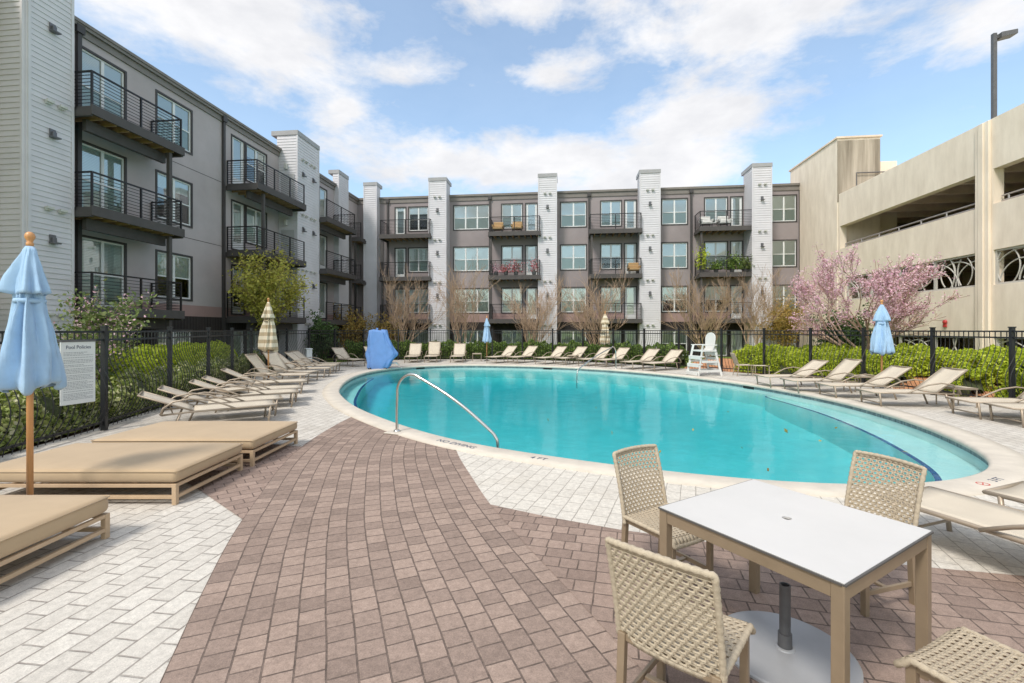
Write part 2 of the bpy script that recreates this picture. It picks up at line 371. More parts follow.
def stripemat():
    m, t, b = newmat('striped_canvas')
    tc = t.nodes.new('ShaderNodeTexCoord'); sp = t.nodes.new('ShaderNodeSeparateXYZ'); t.links.new(tc.outputs['Object'], sp.inputs[0])
    fr = math_('FRACT', math_('MULTIPLY', sp.outputs[2], 4.2, t), None, t); gt = math_('GREATER_THAN', fr, .5, t)
    mx_ = t.nodes.new('ShaderNodeMix'); mx_.data_type = 'RGBA'; t.links.new(gt, mx_.inputs['Factor'])
    mx_.inputs['A'].default_value = (.72,.65,.51,1); mx_.inputs['B'].default_value = (.47,.38,.25,1)
    t.links.new(mx_.outputs['Result'], b.inputs['Base Color']); setc(b, 'Roughness', .9)
    return m
M['stripe'] = stripemat()
M['whiteplastic'] = mat('white_painted_board', (.72,.72,.70), .5, .05, 3)
M['signwhite'] = mat('white_sign_board', (.70,.74,.74), .5, .03, 2)
M['ink'] = mat('dark_blue_ink', (.05,.07,.13), .6, .1, 3)
M['greyink'] = mat('grey_ink', (.30,.33,.36), .6, .1, 3)
M['redink'] = mat('red_ink', (.50,.06,.05), .6, .1, 3)
M['red'] = mat('red_bell', (.50,.05,.05), .4, .1, 3)
M['redflower'] = leafmat('red_flowers', [(.45,.05,.07),(.55,.15,.18),(.65,.40,.42),(.10,.14,.05)], .6, .1)
M['tanwicker'] = mat('tan_wicker', (.52,.34,.16), .7, .15, 30)
M['bark'] = mat('grey_brown_bark', (.20,.145,.10), .9, .3, 9, bump=.4, bscale=40)
M['twig'] = mat('tan_twig', (.47,.335,.235), .9, .22, 4)
M['barkpink'] = mat('redbud_bark', (.40,.28,.21), .9, .25, 9)
M['leaf_hedge'] = leafmat('hedge_leaves', [(.07,.13,.03),(.12,.20,.04),(.19,.29,.06),(.27,.36,.09)])
M['leaf_bright'] = leafmat('bright_hedge_leaves', [(.24,.33,.02),(.38,.48,.03),(.50,.58,.04),(.56,.62,.10)])
M['leaf_bright_lit'] = leafmat('bright_hedge_leaves_lit', [(.34,.44,.03),(.50,.60,.05),(.62,.70,.06),(.66,.70,.14)], .55, .4)  # lighter copy of the bright hedge leaves, colour lifted to offset shade
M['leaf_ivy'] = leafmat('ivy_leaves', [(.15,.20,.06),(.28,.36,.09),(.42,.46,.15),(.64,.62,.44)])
M['leaf_spring'] = leafmat('spring_leaves', [(.30,.30,.06),(.48,.46,.08),(.58,.53,.12),(.36,.32,.10)], .55, .35)
M['leaf_yellow'] = leafmat('yellow_brown_leaves', [(.32,.20,.06),(.48,.33,.09),(.56,.42,.13),(.26,.22,.07)], .6, .3)
M['leaf_dark'] = leafmat('evergreen_needles', [(.045,.09,.03),(.08,.14,.04),(.13,.20,.07)], .6, .1)
M['leaf_mid'] = leafmat('green_leaves', [(.10,.15,.05),(.17,.23,.07),(.25,.29,.10)], .55, .25)
M['blossom'] = leafmat('pink_blossom', [(.76,.44,.55),(.82,.55,.62),(.88,.70,.73),(.66,.34,.50)], .6, .3)
M['core'] = mat('hedge_dark_core', (.06,.075,.03), .95, .4, 10)

# ------------------------------------------------------------------ pool outline and deck
def catmull(P, n):
    out_ = []; m = len(P)
    for i in range(m):
        p0, p1, p2, p3 = [np.array(P[(i+k-1) % m], float) for k in range(4)]
        for k in range(n):
            t = k/n
            out_.append(.5*((2*p1)+(-p0+p2)*t+(2*p0-5*p1+4*p2-p3)*t*t+(-p0+3*p1-3*p2+p3)*t**3))
    return np.array(out_)
POOLPX = [(337,391),(341,397),(349,404.5),(360,410.5),(378,418),(396,424.6),(418,432),(447,440),(480,447),(520,453.5),(560,459.5),(600,465),(650,471.5),(700,477),(760,482.5),
          (820,486.5),(875,488),(921,486.5),(952,484),(975,480),(998,473),(1002,466),(993,456),(961,440),(925,425),(885,412.5),(845,402),(800,393),(750,384.5),(700,378),(650,372.8),(600,369),
          (540,366.2),(480,365),(447,365.2),(418,366.2),(385,369),(362,373.5),(346,380.5)]
pool = catmull([G(*p)[:2] for p in POOLPX], 8)
def smooth_closed(P, it):
    for _ in range(it): P = (np.roll(P, 1, 0)+2*P+np.roll(P, -1, 0))/4
    return P
def resample(P, step):
    Q = np.vstack([P, P[:1]]); d = np.r_[0, np.cumsum(np.linalg.norm(np.diff(Q, axis=0), axis=1))]
    n = int(d[-1]/step); s = np.linspace(0, d[-1], n, endpoint=False)
    return np.c_[np.interp(s, d, Q[:,0]), np.interp(s, d, Q[:,1])]
pool = smooth_closed(resample(pool, .14), 40)
if np.sum(pool[:,0]*np.roll(pool[:,1],-1)-np.roll(pool[:,0],-1)*pool[:,1]) < 0: pool = pool[::-1].copy()   # CCW
def offset(P, d):                                        # + = outward (CCW)
    t = np.roll(P,-1,0)-np.roll(P,1,0); t /= np.linalg.norm(t,axis=1)[:,None]
    return P + np.c_[t[:,1], -t[:,0]]*d
POOLC = pool.mean(0)
coping_out = smooth_closed(offset(pool, .40), 6)

def in_poly(p, poly):
    x, y = p; r = False; j = len(poly)-1
    for i in range(len(poly)):
        if (poly[i][1] > y) != (poly[j][1] > y) and x < (poly[j][0]-poly[i][0])*(y-poly[i][1])/(poly[j][1]-poly[i][1])+poly[i][0]: r = not r
        j = i
    return r
def sheet(name, outer, holes, z, mt):
    bm = bmesh.new(); edges = []
    for loop in [outer]+holes:
        vs = [bm.verts.new((p[0], p[1], z)) for p in loop]
        for i in range(len(vs)): edges.append(bm.edges.new((vs[i], vs[(i+1) % len(vs)])))
    bmesh.ops.triangle_fill(bm, use_beauty=True, edges=edges, normal=(0,0,1))
    for f in bm.faces:
        if f.normal.z < 0: f.normal_flip()
    me = bpy.data.meshes.new(name); bm.to_mesh(me); bm.free()
    return link(name, me, mt)
def ring(name, A, B, za, zb, mt, **k):
    mb = MB(); n = len(A)
    mb.add([(p[0],p[1],za) for p in A]+[(p[0],p[1],zb) for p in B], [(i,(i+1)%n,n+(i+1)%n,n+i) for i in range(n)])
    return mb.build(name, mt, **k)

# fence line round the pool terrace (surveyed post line)
FENCE = [(-6.0,-1.0),(-6.15,1.2),(-6.4,3.4),(-6.75,5.7),(-7.08,7.9),(-7.67,10.2),(-8.34,12.5),(-8.98,14.6),(-9.45,16.5),(-9.85,18.3),(-10.05,20.3),(-9.9,22.2),(-9.35,24.0),(-8.3,25.5),
         (-6.6,26.4),(-4.8,26.75),(-3.0,26.85),(-1.17,26.8),(.6,26.5),(2.3,25.8),(3.86,24.8),(5.25,23.6),(6.45,22.2),(7.55,20.6),(8.75,19.0),(9.75,17.6),(10.5,16.0),(11.05,14.3),(11.28,12.2),(11.1,10.1),(10.6,8.0),(10.1,5.8),(9.9,3.5),(9.8,1.2),(9.8,-1.0)]
fl = np.array(FENCE)
ft = np.gradient(fl, axis=0); ft /= np.linalg.norm(ft, axis=1)[:,None]
deck_edge = fl + np.c_[-ft[:,1], ft[:,0]]*.22
deck_outer = [tuple(p) for p in deck_edge] + [(9.8,-6),(-6,-6)]
big = [(700,-300),(700,900),(-700,900),(-700,-300)]
structure(sheet('ground', big, [deck_outer], -.06, M['lawn']))
structure(sheet('pool_deck', deck_outer[::-1], [pool], 0.0, M['white_paver']))
mb = MB(); n = len(deck_outer)
mb.add([(p[0],p[1],0) for p in deck_outer]+[(p[0],p[1],-.2) for p in deck_outer], [(i,(i+1)%n,n+(i+1)%n,n+i) for i in range(n)])
structure(mb.build('deck_edging', M['coping']))
# curved brown path: courses run along the curve
def spline(P, k=10):
    P = [np.array(p, float) for p in P]; P = [2*P[0]-P[1]]+P+[2*P[-1]-P[-2]]; o_ = []
    for i in range(1, len(P)-2):
        p0, p1, p2, p3 = P[i-1:i+3]
        for t in np.linspace(0, 1, k, endpoint=False):
            o_.append(.5*((2*p1)+(-p0+p2)*t+(2*p0-5*p1+4*p2-p3)*t*t+(-p0+3*p1-3*p2+p3)*t**3))
    return np.array(o_+[P[-2]])
PL = spline([(-.55,-.8),(-1.02,.4),(-1.40,1.4),(-1.735,2.24),(-2.015,2.92),(-2.34,3.77),(-2.60,4.6),(-2.93,5.75),(-3.13,6.77),(-3.22,8.0),(-3.20,9.30),(-3.08,10.4)], 8)
tt = np.gradient(PL, axis=0); tt /= np.linalg.norm(tt, axis=1)[:,None]; PN = np.c_[tt[:,1], -tt[:,0]]
PW = 2.26; PR = PL+PN*PW
arcl = np.r_[0, np.cumsum(np.linalg.norm(np.diff(PL+PN*PW/2, axis=0), axis=1))]
bm = bmesh.new(); uvl = bm.loops.layers.uv.new('uv'); NC = 16; gv = {}
for i in range(len(PL)):
    for j in range(NC+1):
        p = PL[i]+PN[i]*PW*j/NC; gv[i,j] = (bm.verts.new((p[0],p[1],.004)), (arcl[i], PW*j/NC))
for i in range(len(PL)-1):
    for j in range(NC):
        q = [gv[i,j], gv[i,j+1], gv[i+1,j+1], gv[i+1,j]]
        c = sum((x[0].co for x in q), Vector())/4; f = bm.faces.new([x[0] for x in q])
        for lo_, x in zip(f.loops, q): lo_[uvl].uv = x[1]
from mathutils.geometry import intersect_point_line
mid_c = offset(pool, .22)
bmesh.ops.delete(bm, geom=[f for f in bm.faces if all(in_poly((v.co.x, v.co.y), mid_c) for v in f.verts)], context='FACES')
me = bpy.data.meshes.new('brown_path'); bm.to_mesh(me); bm.free(); structure(link('brown_path', me, M['brown_band']))
e_end = PR[int(np.argmin([abs(np.min(np.linalg.norm(coping_out-p, axis=1))) for p in PR]))]
iSW = int(np.argmin(np.linalg.norm(PR-np.array(G(485,505)[:2]), axis=1)))
iEN = int(np.argmin([np.min(np.linalg.norm(coping_out-p, axis=1)) for p in PR]))
# brown field nearer the camera, right of the path
bp_ = [G(485,505)[:2], G(550,518)[:2], G(620,530.5)[:2], G(730,546)[:2], G(850,560)[:2], G(932,568.7)[:2], G(1024,577)[:2], (4.6,3.1), (6.2,3.0), (9.6,3.2), (9.6,-5.5), (3.0,-5.5)]
field = bp_[1:-1] + [(float(PR[0][0]), -5.5)] + [tuple(p-np.array((.004,0))) for p in PR[:iSW+1]]
structure(sheet('brown_paved_field', field, [], .008, M['brown_bond']))
# white field between the brown field and the pool
ia = np.argmin(np.linalg.norm(coping_out-PR[iEN], axis=1)); ib = np.argmin(np.linalg.norm(coping_out-np.array((6.3,4.6)), axis=1))
seq = []; i = ia
while True:
    seq.append(tuple(coping_out[i])); 
    if i == ib: break
    i = (i+1) % len(coping_out)
white2 = [p for p in bp_[1:9]][::-1] + [tuple(PR[iSW]-np.array((.004,0)))] + [tuple(p-np.array((.004,0))) for p in PR[iSW+1:iEN+1]] + seq + [(7.4,4.2)]
structure(sheet('white_paved_field', white2, [], .006, M['white_paver_pool']))
jA = int(np.argmin(np.linalg.norm(PL-np.array(G(243,518)[:2]), axis=1))); jB = int(np.argmin(np.linalg.norm(PL-np.array(G(300,447)[:2]), axis=1)))
wedge = [G(202,492)[:2], (-5.7,6.75), (-6.6,7.4), (-6.6,7.6)] + [tuple(p+np.array((.004,0))) for p in PL[jA:jB+1][::-1]]
structure(sheet('brown_paved_wedge', wedge, [], .006, M['brown_wedge']))

# coping with a rounded nose
cp = MB(); n = len(pool)
prof = [(offset(pool,-.03),-.055),(offset(pool,-.045),-.02),(offset(pool,-.03),.012),(offset(pool,.0),.026),(offset(pool,.2),.028),(coping_out,.024),(coping_out,.0)]
vs = [(p[0],p[1],z) for P_, z in prof for p in P_]
cp.add(vs, [(j*n+i, j*n+(i+1)%n, (j+1)*n+(i+1)%n, (j+1)*n+i) for j in range(len(prof)-1) for i in range(n)])
structure(cp.build('pool_coping', M['coping'], smooth=True))
structure(ring('pool_tile_band', pool, pool, -.13, -.05, M['tileband']))
DEPTH = -1.15
structure(ring('pool_wall', pool, pool, -.75, -.13, M['plaster']))
gx = np.arange(pool[:,0].min()-.5, pool[:,0].max()+.51, .22); gy = np.arange(pool[:,1].min()-.5, pool[:,1].max()+.51, .22)
poly_ = [tuple(p) for p in pool]; rows_ = []
for x in gx:
    row = []
    for y in gy:
        dd = float(np.min(np.hypot(pool[:,0]-x, pool[:,1]-y))) if True else 0
        z = -.60-.55*(1-math.exp(-dd/1.1)) if in_poly((x, y), poly_) else -.60
        row.append((x, y, z))
    rows_.append(row)
mb = MB(); mb.grid(rows_); structure(mb.build('pool_floor', M['plaster'], smooth=True))
# shelves and steps under water
def shelf(name, rng_idx, depthf, ztop):
    idx = list(rng_idx); m = len(idx)
    A = [pool[i % n] for i in idx]; nn = offset(pool, -1)-pool
    B = [pool[i % n]+nn[i % n]*depthf(k/(m-1)) for k, i in enumerate(idx)]
    B = [tuple(b) for b in np.array(B)]
    mb = MB(); 
    vs = [(p[0],p[1],ztop) for p in A]+[(p[0],p[1],ztop) for p in B]+[(p[0],p[1],DEPTH) for p in B]
    fs = [(i,i+1,m+i+1,m+i) for i in range(m-1)]+[(m+i,m+i+1,2*m+i+1,2*m+i) for i in range(m-1)]
    mb.add(vs, fs); o = structure(mb.build(name, M['plaster']))
    ln = MB(); B2 = [np.array(b)-(np.array(b)-a)/max(1e-6, np.linalg.norm(np.array(b)-a))*.075 for a, b in zip(A, B)]
    ln.add([(p[0],p[1],ztop+.004) for p in B]+[(p[0],p[1],ztop+.004) for p in B2], fs[:m-1])
    structure(ln.build('pool_step_tile', M['blueline']))
def near_idx(p): return int(np.argmin(np.linalg.norm(pool-np.array(p[:2]), axis=1)))
iR0, iR1 = near_idx(G(955,484)), near_idx(G(770,387))
if iR1 < iR0: iR1 += n
def dR(t):
    return .05+1.15*min(1, t*9)**.8*max(0,(1-t))**.75 if t < 1 else .05
shelf('pool_tanning_shelf', range(iR0, iR1+1), lambda t: .03+.85*math.sin(math.pi*min(1,max(0,t)))**.5*(1.0-.35*t), -.28)
iL0, iL1 = near_idx(G(375,371)), near_idx(G(362,411))
if iL1 < iL0: iL1 += n
shelf('pool_corner_step', range(iL0, iL1+1), lambda t: .03+.50*math.sin(math.pi*t)**.6, -.32)
iS0, iS1 = near_idx(G(400,426)), near_idx(G(545,457))
shelf('pool_entry_step', range(iS0, iS1+1), lambda t: .02+.55*math.sin(math.pi*t)**.6, -.36)
shelf('pool_lower_step', range(iS0+3, iS1-4), lambda t: .02+.95*math.sin(math.pi*t)**.6, -.66)
# water: closed body with a rippled mirror top
def watermat():
    m, t, b = newmat('pool_water'); t.nodes.remove(b)
    tr = t.nodes.new('ShaderNodeBsdfTransparent'); tr.inputs[0].default_value = (.93,.98,.985,1)
    gl = t.nodes.new('ShaderNodeBsdfGlossy'); gl.inputs['Roughness'].default_value = .03
    fr = t.nodes.new('ShaderNodeFresnel'); fr.inputs[0].default_value = 1.33
    nz = t.nodes.new('ShaderNodeTexNoise'); nz.inputs['Scale'].default_value = 3.2; nz.inputs['Detail'].default_value = 4
    tc = t.nodes.new('ShaderNodeTexCoord'); t.links.new(tc.outputs['Object'], nz.inputs['Vector'])
    bp = t.nodes.new('ShaderNodeBump'); bp.inputs['Strength'].default_value = .22; bp.inputs['Distance'].default_value = .04
    t.links.new(nz.outputs['Fac'], bp.inputs['Height'])
    t.links.new(bp.outputs[0], gl.inputs['Normal']); t.links.new(bp.outputs[0], fr.inputs['Normal'])
    fc = math_('MULTIPLY', fr.outputs[0], .64, t)
    ms = t.nodes.new('ShaderNodeMixShader'); t.links.new(fc, ms.inputs[0]); t.links.new(tr.outputs[0], ms.inputs[1]); t.links.new(gl.outputs[0], ms.inputs[2])
    t.links.new(ms.outputs[0], t.nodes['Material Output'].inputs[0])
    ab = t.nodes.new('ShaderNodeVolumeAbsorption'); ab.inputs['Color'].default_value = (.03,.80,.84,1); ab.inputs['Density'].default_value = .47
    t.links.new(ab.outputs[0], t.nodes['Material Output'].inputs['Volume'])
    return m
M['water'] = watermat()
wp = offset(pool, .03); WZ = -.10
mbw = MB(); mbw.prism([tuple(p) for p in wp], DEPTH-.04, WZ)
structure(mbw.build('pool_water', M['water']))
dr = MB()
for p in (G(640,420)[:2], G(820,440)[:2]): dr.box(p[0]-.13,p[0]+.13,p[1]-.13,p[1]+.13,DEPTH+.0,DEPTH+.10)
structure(dr.build('pool_drain', M['pipe']))
lv = np.array([G(x, y, WZ)[:2]+(WZ+.006,) for x, y in ((706,395),(728,412),(601,430),(612,433),(660,452),(693,430),(742,448),(820,441),(836,428),(548,420),(596,408),(768,470),(786,431),(640,388),(905,452),(870,463))])
sk = MB()
for p in (G(421,366.5), G(544,367), G(740,384.5)):
    i = near_idx(p); a = pool[i]; t_ = pool[(i+2) % n]-pool[i-2]; t_ /= np.linalg.norm(t_); nn_ = np.array((-t_[1], t_[0]))
    sk.bar((*(a+nn_*.004-t_*.22), -.09), (*(a+nn_*.004+t_*.22), -.09), .012, .10)
structure(sk.build('pool_skimmer_mouth', M['room']))
# writing on the coping
def text(name, body, loc, size, mt, rot=(0,0,0), parent=None, ext=.0008):
    cu = bpy.data.curves.new(name, 'FONT'); cu.body = body; cu.size = size; cu.extrude = ext; cu.align_x = 'CENTER'; cu.align_y = 'CENTER'
    o = bpy.data.objects.new(name, cu); C.objects.link(o); o.location = loc; o.rotation_euler = rot; cu.materials.append(mt)
    me = bpy.data.meshes.new_from_object(o); C.objects.unlink(o); bpy.data.objects.remove(o)
    o = bpy.data.objects.new(name, me); C.objects.link(o); o.location = loc; o.rotation_euler = rot
    if parent: o.parent = parent
    return o
def coping_text(body, px, size, mt, label):
    p = np.array(G(*px)[:2]); i = near_idx(p); t_ = pool[(i+3) % n]-pool[i-3]; t_ /= np.linalg.norm(t_)
    nn_ = np.array((t_[1], -t_[0])); q = pool[i]+nn_*.19
    o = text('coping_marking', body, (q[0], q[1], .0295), size, mt, (0,0,math.atan2(t_[1], t_[0])))
    tag(o, label, 'marking'); return q, t_
coping_text('NO DIVING', (462,444), .15, M['ink'], 'dark block lettering on the coping beside the brown path')
coping_text('4 FT', (548,458), .13, M['ink'], 'small dark depth mark on the pale coping behind dining chairs')
q, t_ = coping_text('3 FT', (985,480), .12, M['ink'], 'dark depth mark on the coping at the rounded pool end')
mk = MB(); c_ = q - t_*.33
mk.lathe([(.06,.0),(.06,.0012),(.048,.0012),(.048,.0)], (c_[0],c_[1],.0285), 24, cap=False); mk.bar((c_[0]-.035,c_[1]-.035,.0292),(c_[0]+.035,c_[1]+.035,.0292),.010,.0012)
tag(mk.build('warning_marking', M['redink']), 'round red warning sign on the coping at the rounded pool end', 'marking')

# ------------------------------------------------------------------ buildings
class Wing:
    """facade frame: s along the wall, d out of the wall, z up"""
    def __init__(s, kind, plane): s.k = kind; s.p = plane
    def uv(s, a, d):
        if s.k == 'back': return (a, s.p-d)
        if s.k == 'left': return (s.p+d, a)
        return (s.p-d, a)                  # garage
    def box(s, mb, s0, s1, d0, d1, z0, z1):
        (u0, v0), (u1, v1) = s.uv(s0, d0), s.uv(s1, d1); mb.box(u0, u1, v0, v1, z0, z1)
    def pt(s, a, d, z): u, v = s.uv(a, d); return (u, v, z)
    def s_of(s, px, d=0.0):               # survey: where a photo column meets the wall plane
        k = (px-512.0)/F
        if s.k == 'back':
            v = s.p-d; Y = v/(k*ST+CT); X = k*Y; return X*CT-Y*ST
        u = s.p+d if s.k == 'left' else s.p-d
        Y = u/(k*CT-ST); X = k*Y; return X*ST+Y*CT
def wall_holes(mb, wg, s0, s1, z0, z1, holes, depth=.16, d=0.0):
    ss = sorted({s0, s1, *[h[0] for h in holes], *[h[1] for h in holes]}); zs = sorted({z0, z1, *[h[2] for h in holes], *[h[3] for h in holes]})
    ss = [x for x in ss if s0 <= x <= s1]; zs = [x for x in zs if z0 <= x <= z1]
    def isin(a, b): return any(h[0] < a < h[1] and h[2] < b < h[3] for h in holes)
    for i in range(len(ss)-1):
        for j in range(len(zs)-1):
            if isin((ss[i]+ss[i+1])/2, (zs[j]+zs[j+1])/2): continue
            q = [wg.pt(ss[i],d,zs[j]), wg.pt(ss[i+1],d,zs[j]), wg.pt(ss[i+1],d,zs[j+1]), wg.pt(ss[i],d,zs[j+1])]
            mb.add(q, [(0,1,2,3)])
    for h in holes:
        a, b, e, f = h[:4]; r = d-depth
        for p, q in (((a,e),(b,e)),((b,e),(b,f)),((b,f),(a,f)),((a,f),(a,e))):
            mb.add([wg.pt(p[0],d,p[1]), wg.pt(q[0],d,q[1]), wg.pt(q[0],r,q[1]), wg.pt(p[0],r,p[1])], [(0,1,2,3)])
BZ = -.7
def building(name, label, u0, v0):
    root = thing(name, label, 'building', W(u0, v0, BZ), -TH)
    root['o'] = 0; del root['o']
    return root, (-u0, -v0, -BZ)
def window(wg, s0, s1, z0, z1, cols, root, off, door=False, dark=False, room_only=False):
    t_ = .07
    o = MB()                               # dark surround, proud of the wall
    for a, b, e, f in ((s0-t_,s0,z0-t_,z1+t_),(s1,s1+t_,z0-t_,z1+t_),(s0,s1,z1,z1+t_),(s0,s1,z0-t_,z0)):
        wg.box(o, a, b, -.02, .025, e, f)
    wo = o.build('door' if door else 'window', M['trim'], root, loc=off)
    fr = MB(); fw = .055
    zm = z0+(z1-z0)*.48
    for a, b in ((s0,s0+fw),(s1-fw,s1)): wg.box(fr, a, b, -.09, -.03, z0, z1)
    for e, f in ((z0,z0+fw*1.2),(z1-fw,z1)): wg.box(fr, s0+fw, s1-fw, -.09, -.03, e, f)
    w_ = (s1-s0)/cols
    for k in range(1, cols):
        wg.box(fr, s0+k*w_-.05, s0+k*w_+.05, -.092, -.028, z0+fw*1.2, z1-fw)
    if door:
        for a, b in ((s0+fw,s0+fw+.09),(s1-fw-.09,s1-fw)): wg.box(fr, a, b, -.088, -.04, z0+fw*1.2, z1-fw)
        wg.box(fr, s0+fw, s1-fw, -.087, -.041, z0+.07, z0+.32)
    else:
        for k in range(cols): wg.box(fr, s0+k*w_+.05, s0+(k+1)*w_-.05, -.088, -.034, zm-.025, zm+.025)
    fr.build('frame', M['winframe'], wo, bevel=.004)
    up = MB(); lo = MB()
    up.add([wg.pt(s0,-.06,zm), wg.pt(s1,-.06,zm), wg.pt(s1,-.06,z1), wg.pt(s0,-.06,z1)], [(0,1,2,3)])
    lo.add([wg.pt(s0,-.06,z0), wg.pt(s1,-.06,z0), wg.pt(s1,-.06,zm), wg.pt(s0,-.06,zm)], [(0,1,2,3)])
    up.build('pane', M['pane'], wo); lo.build('pane', M['pane'] if door else M['pane_dark'], wo)
    bl = MB(); zb = z0 if random.random() < .85 else zm
    if random.random() < .07: zb = z0+(z1-z0)*.7
    bl.add([wg.pt(s0,-.10,zb), wg.pt(s1,-.10,zb), wg.pt(s1,-.10,z1), wg.pt(s0,-.10,z1)], [(0,1,2,3)])
    bl.build('blind', M['blind'], wo)
    return wo
def balcony(wg, s0, s1, zf, depth, root, off, d0=0.0, ends=(True, True), post=None, zpost=None, brackets=True):
    sl_ = MB(); wg.box(sl_, s0, s1, d0+.01, d0+depth, zf-.10, zf)                  # deck plate
    wg.box(sl_, s0-.05, s1+.05, d0+depth, d0+depth+.06, zf-.26, zf+.03)           # front rim
    wg.box(sl_, s0-.05, s0+.04, d0+.01, d0+depth-.001, zf-.30, zf-.101); wg.box(sl_, s1-.04, s1+.05, d0+.01, d0+depth-.001, zf-.30, zf-.101)
    if brackets: wg.box(sl_, s0+.2, s1-.25, d0+depth*.55, d0+depth*.55+.14, zf-.62, zf-.281)
    if post is not None: wg.box(sl_, post-.06, post+.06, d0+depth-.2, d0+depth-.08, zpost, zf-.32)
    b = sl_.build('balcony', M['slab'], root, loc=off)
    j = MB(); k = s0+.3
    while k < s1-.2:
        wg.box(j, k, k+.05, d0+.03, d0+depth-.02, zf-.28, zf-.102); k += .42
    j.build('joists', M['joist'], b)
    r = MB(); zt = zf+1.06; df = d0+depth-.03
    wg.box(r, s0, s1, df-.025, df+.025, zt-.045, zt)
    npost = max(2, int((s1-s0)/1.25)+1)
    for i in range(npost):
        a = s0+.025+(s1-s0-.05)*i/(npost-1); wg.box(r, a-.025, a+.025, df-.024, df+.024, zf, zt-.046)
    for i in range(9):
        z = zf+.10+i*.103
        wg.box(r, s0+.03, s1-.03, df-.007, df+.007, z-.008, z+.008)
        for e, x in zip(ends, (s0, s1)):
            if e: wg.box(r, x+(.012 if x==s0 else -.028), x+(.028 if x==s0 else -.012), d0+.02, df-.03, z-.008, z+.008)
    for e, x in zip(ends, (s0, s1)):
        if e:
            wg.box(r, x if x==s0 else x-.045, x+.045 if x==s0 else x, d0+.02, df-.026, zt-.045, zt)
            wg.box(r, x if x==s0 else x-.045, x+.045 if x==s0 else x, d0+.02, d0+.06, zf, zt-.046)
    r.build('railing', M['rail'], b)
    return b
def siding_tower(wg, s0, s1, d0, d1, z0, z1, root, off, mt='siding', cap=True, lap=.15):
    mb = MB(); z = z0; t_ = .022
    while z < z1-.01:
        ze = min(z+lap, z1); a = [(s0,d1),(s1,d1),(s1,d0),(s0,d0)]
        bot = [(s0-t_,d1+t_),(s1+t_,d1+t_),(s1+t_,d0),(s0-t_,d0)]; top = [(s0-.002,d1+.002),(s1+.002,d1+.002),(s1+.002,d0),(s0-.002,d0)]
        nb = [wg.pt(p[0],p[1],z) for p in bot]; nt_ = [wg.pt(p[0],p[1],ze) for p in top]; ib_ = [wg.pt(p[0],p[1],z) for p in a]
        mb.add(nb+nt_+ib_, [(0,1,5,4),(1,2,6,5),(3,0,4,7),(8,9,1,0),(9,10,2,1),(11,8,0,3)])
        z = ze
    o = mb.build('siding_tower', M[mt], root, loc=off)
    c_ = MB()
    if cap: wg.box(c_, s0-.05, s1+.05, d0-.3, d1+.05, z1, z1+.24); c_.build('cap', M['cap'], o)
    cb = MB()
    for a in (s0, s1): wg.box(cb, a-.035, a+.035, d1-.034, d1+.034, z0, z1-.001)
    cb.build('corner_board', M[mt], o)
    return o
def sconce(wg, a, d, z, root, off, pale=False):
    m = MB(); wg.box(m, a-.08, a+.08, d+.02, d+.05, z-.13, z+.13); wg.box(m, a-.11, a+.11, d+.05, d+.20, z-.13, z-.09); wg.box(m, a-.05, a+.05, d+.05, d+.12, z-.089, z+.05)
    m.build('wall_light', M['fixture_light' if pale else 'fixture'], root, loc=off, bevel=.01)
def vent_pair(wg, a, d, z, root, off):
    for k in (-.17, .17):
        m = MB(); wg.box(m, a+k-.075, a+k+.075, d+.018, d+.10, z-.06, z+.05); wg.box(m, a+k-.095, a+k+.095, d+.10, d+.15, z-.02, z+.055)
        m.build('wall_vent', M['fixture_light'], root, loc=off, bevel=.006)
def downspout(wg, a, root, off, z0=BZ, z1=11.0, d=.0):
    m = MB(); wg.box(m, a-.06, a+.06, d+.01, d+.11, z0, z1); wg.box(m, a-.12, a+.12, d+.008, d+.16, z1, z1+.25)
    m.build('downspout', M['trim'], root, loc=off)
FLOORS = [8.42, 5.44, 2.46, -.52]
ROOF = 11.40
WINDZ = [(f+.52, f+2.22) for f in FLOORS]
DOORZ = [(f+.05, f+2.22) for f in FLOORS]

# ---- wing across the pool
bw = Wing('back', 32.0); so_ = bw.s_of
back, boff = building('apartment_building', 'four storey taupe apartment block with pale siding towers across the pool', so_(560), 32.0)
holes = []; wins = []
def W2(p0, p1, cols):
    for (z0, z1) in WINDZ: wins.append((so_(p0), so_(p1), z0, z1, cols, False))
def D2(p0, p1):
    for (z0, z1) in DOORZ: wins.append((so_(p0), so_(p1), z0, z1, 1, True))
W2(454,489,3); W2(561,586,2); W2(662,687,2); W2(772,796,2)
W2(409,428,2); W2(502,522,2); W2(601,621,2); W2(705,727,2)
D2(395.5,405.5); D2(526,537); D2(625,636); D2(731,742)
W2(345,353,1)
s_l, s_r = so_(343), so_(806)
mb = MB(); wall_holes(mb, bw, s_l, s_r, 2.94, ROOF-.42, [(a,b,max(e,2.94),f) for a,b,e,f,c,d in wins if f > 3])
mb.build('wall', M['stucco'], back, loc=boff)
mb = MB(); wall_holes(mb, bw, s_l, s_r, 2.30, 2.94, [(a,b,max(e,2.31),2.94) for a,b,e,f,c,d in wins if 2.4 < e < 2.94 and d], depth=.16)
mb.build('lower_wall_band', M['pinkband'], back, loc=boff)
mb = MB(); wall_holes(mb, bw, s_l, s_r, BZ, 2.30, [x[:4] for x in wins if x[2] < 1]); mb.build('brick_base', M['darkbase'], back, loc=boff)
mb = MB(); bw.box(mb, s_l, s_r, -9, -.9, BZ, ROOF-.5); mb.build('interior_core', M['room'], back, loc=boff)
mb = MB()                                   # far sides and roof of the block
bw.box(mb, s_l, s_r, -9.02, -.165, ROOF-.43, ROOF-.10); bw.box(mb, s_r-.16, s_r-.001, -9, -.163, BZ, ROOF-.43)
mb.build('roof', M['stucco'], back, loc=boff)
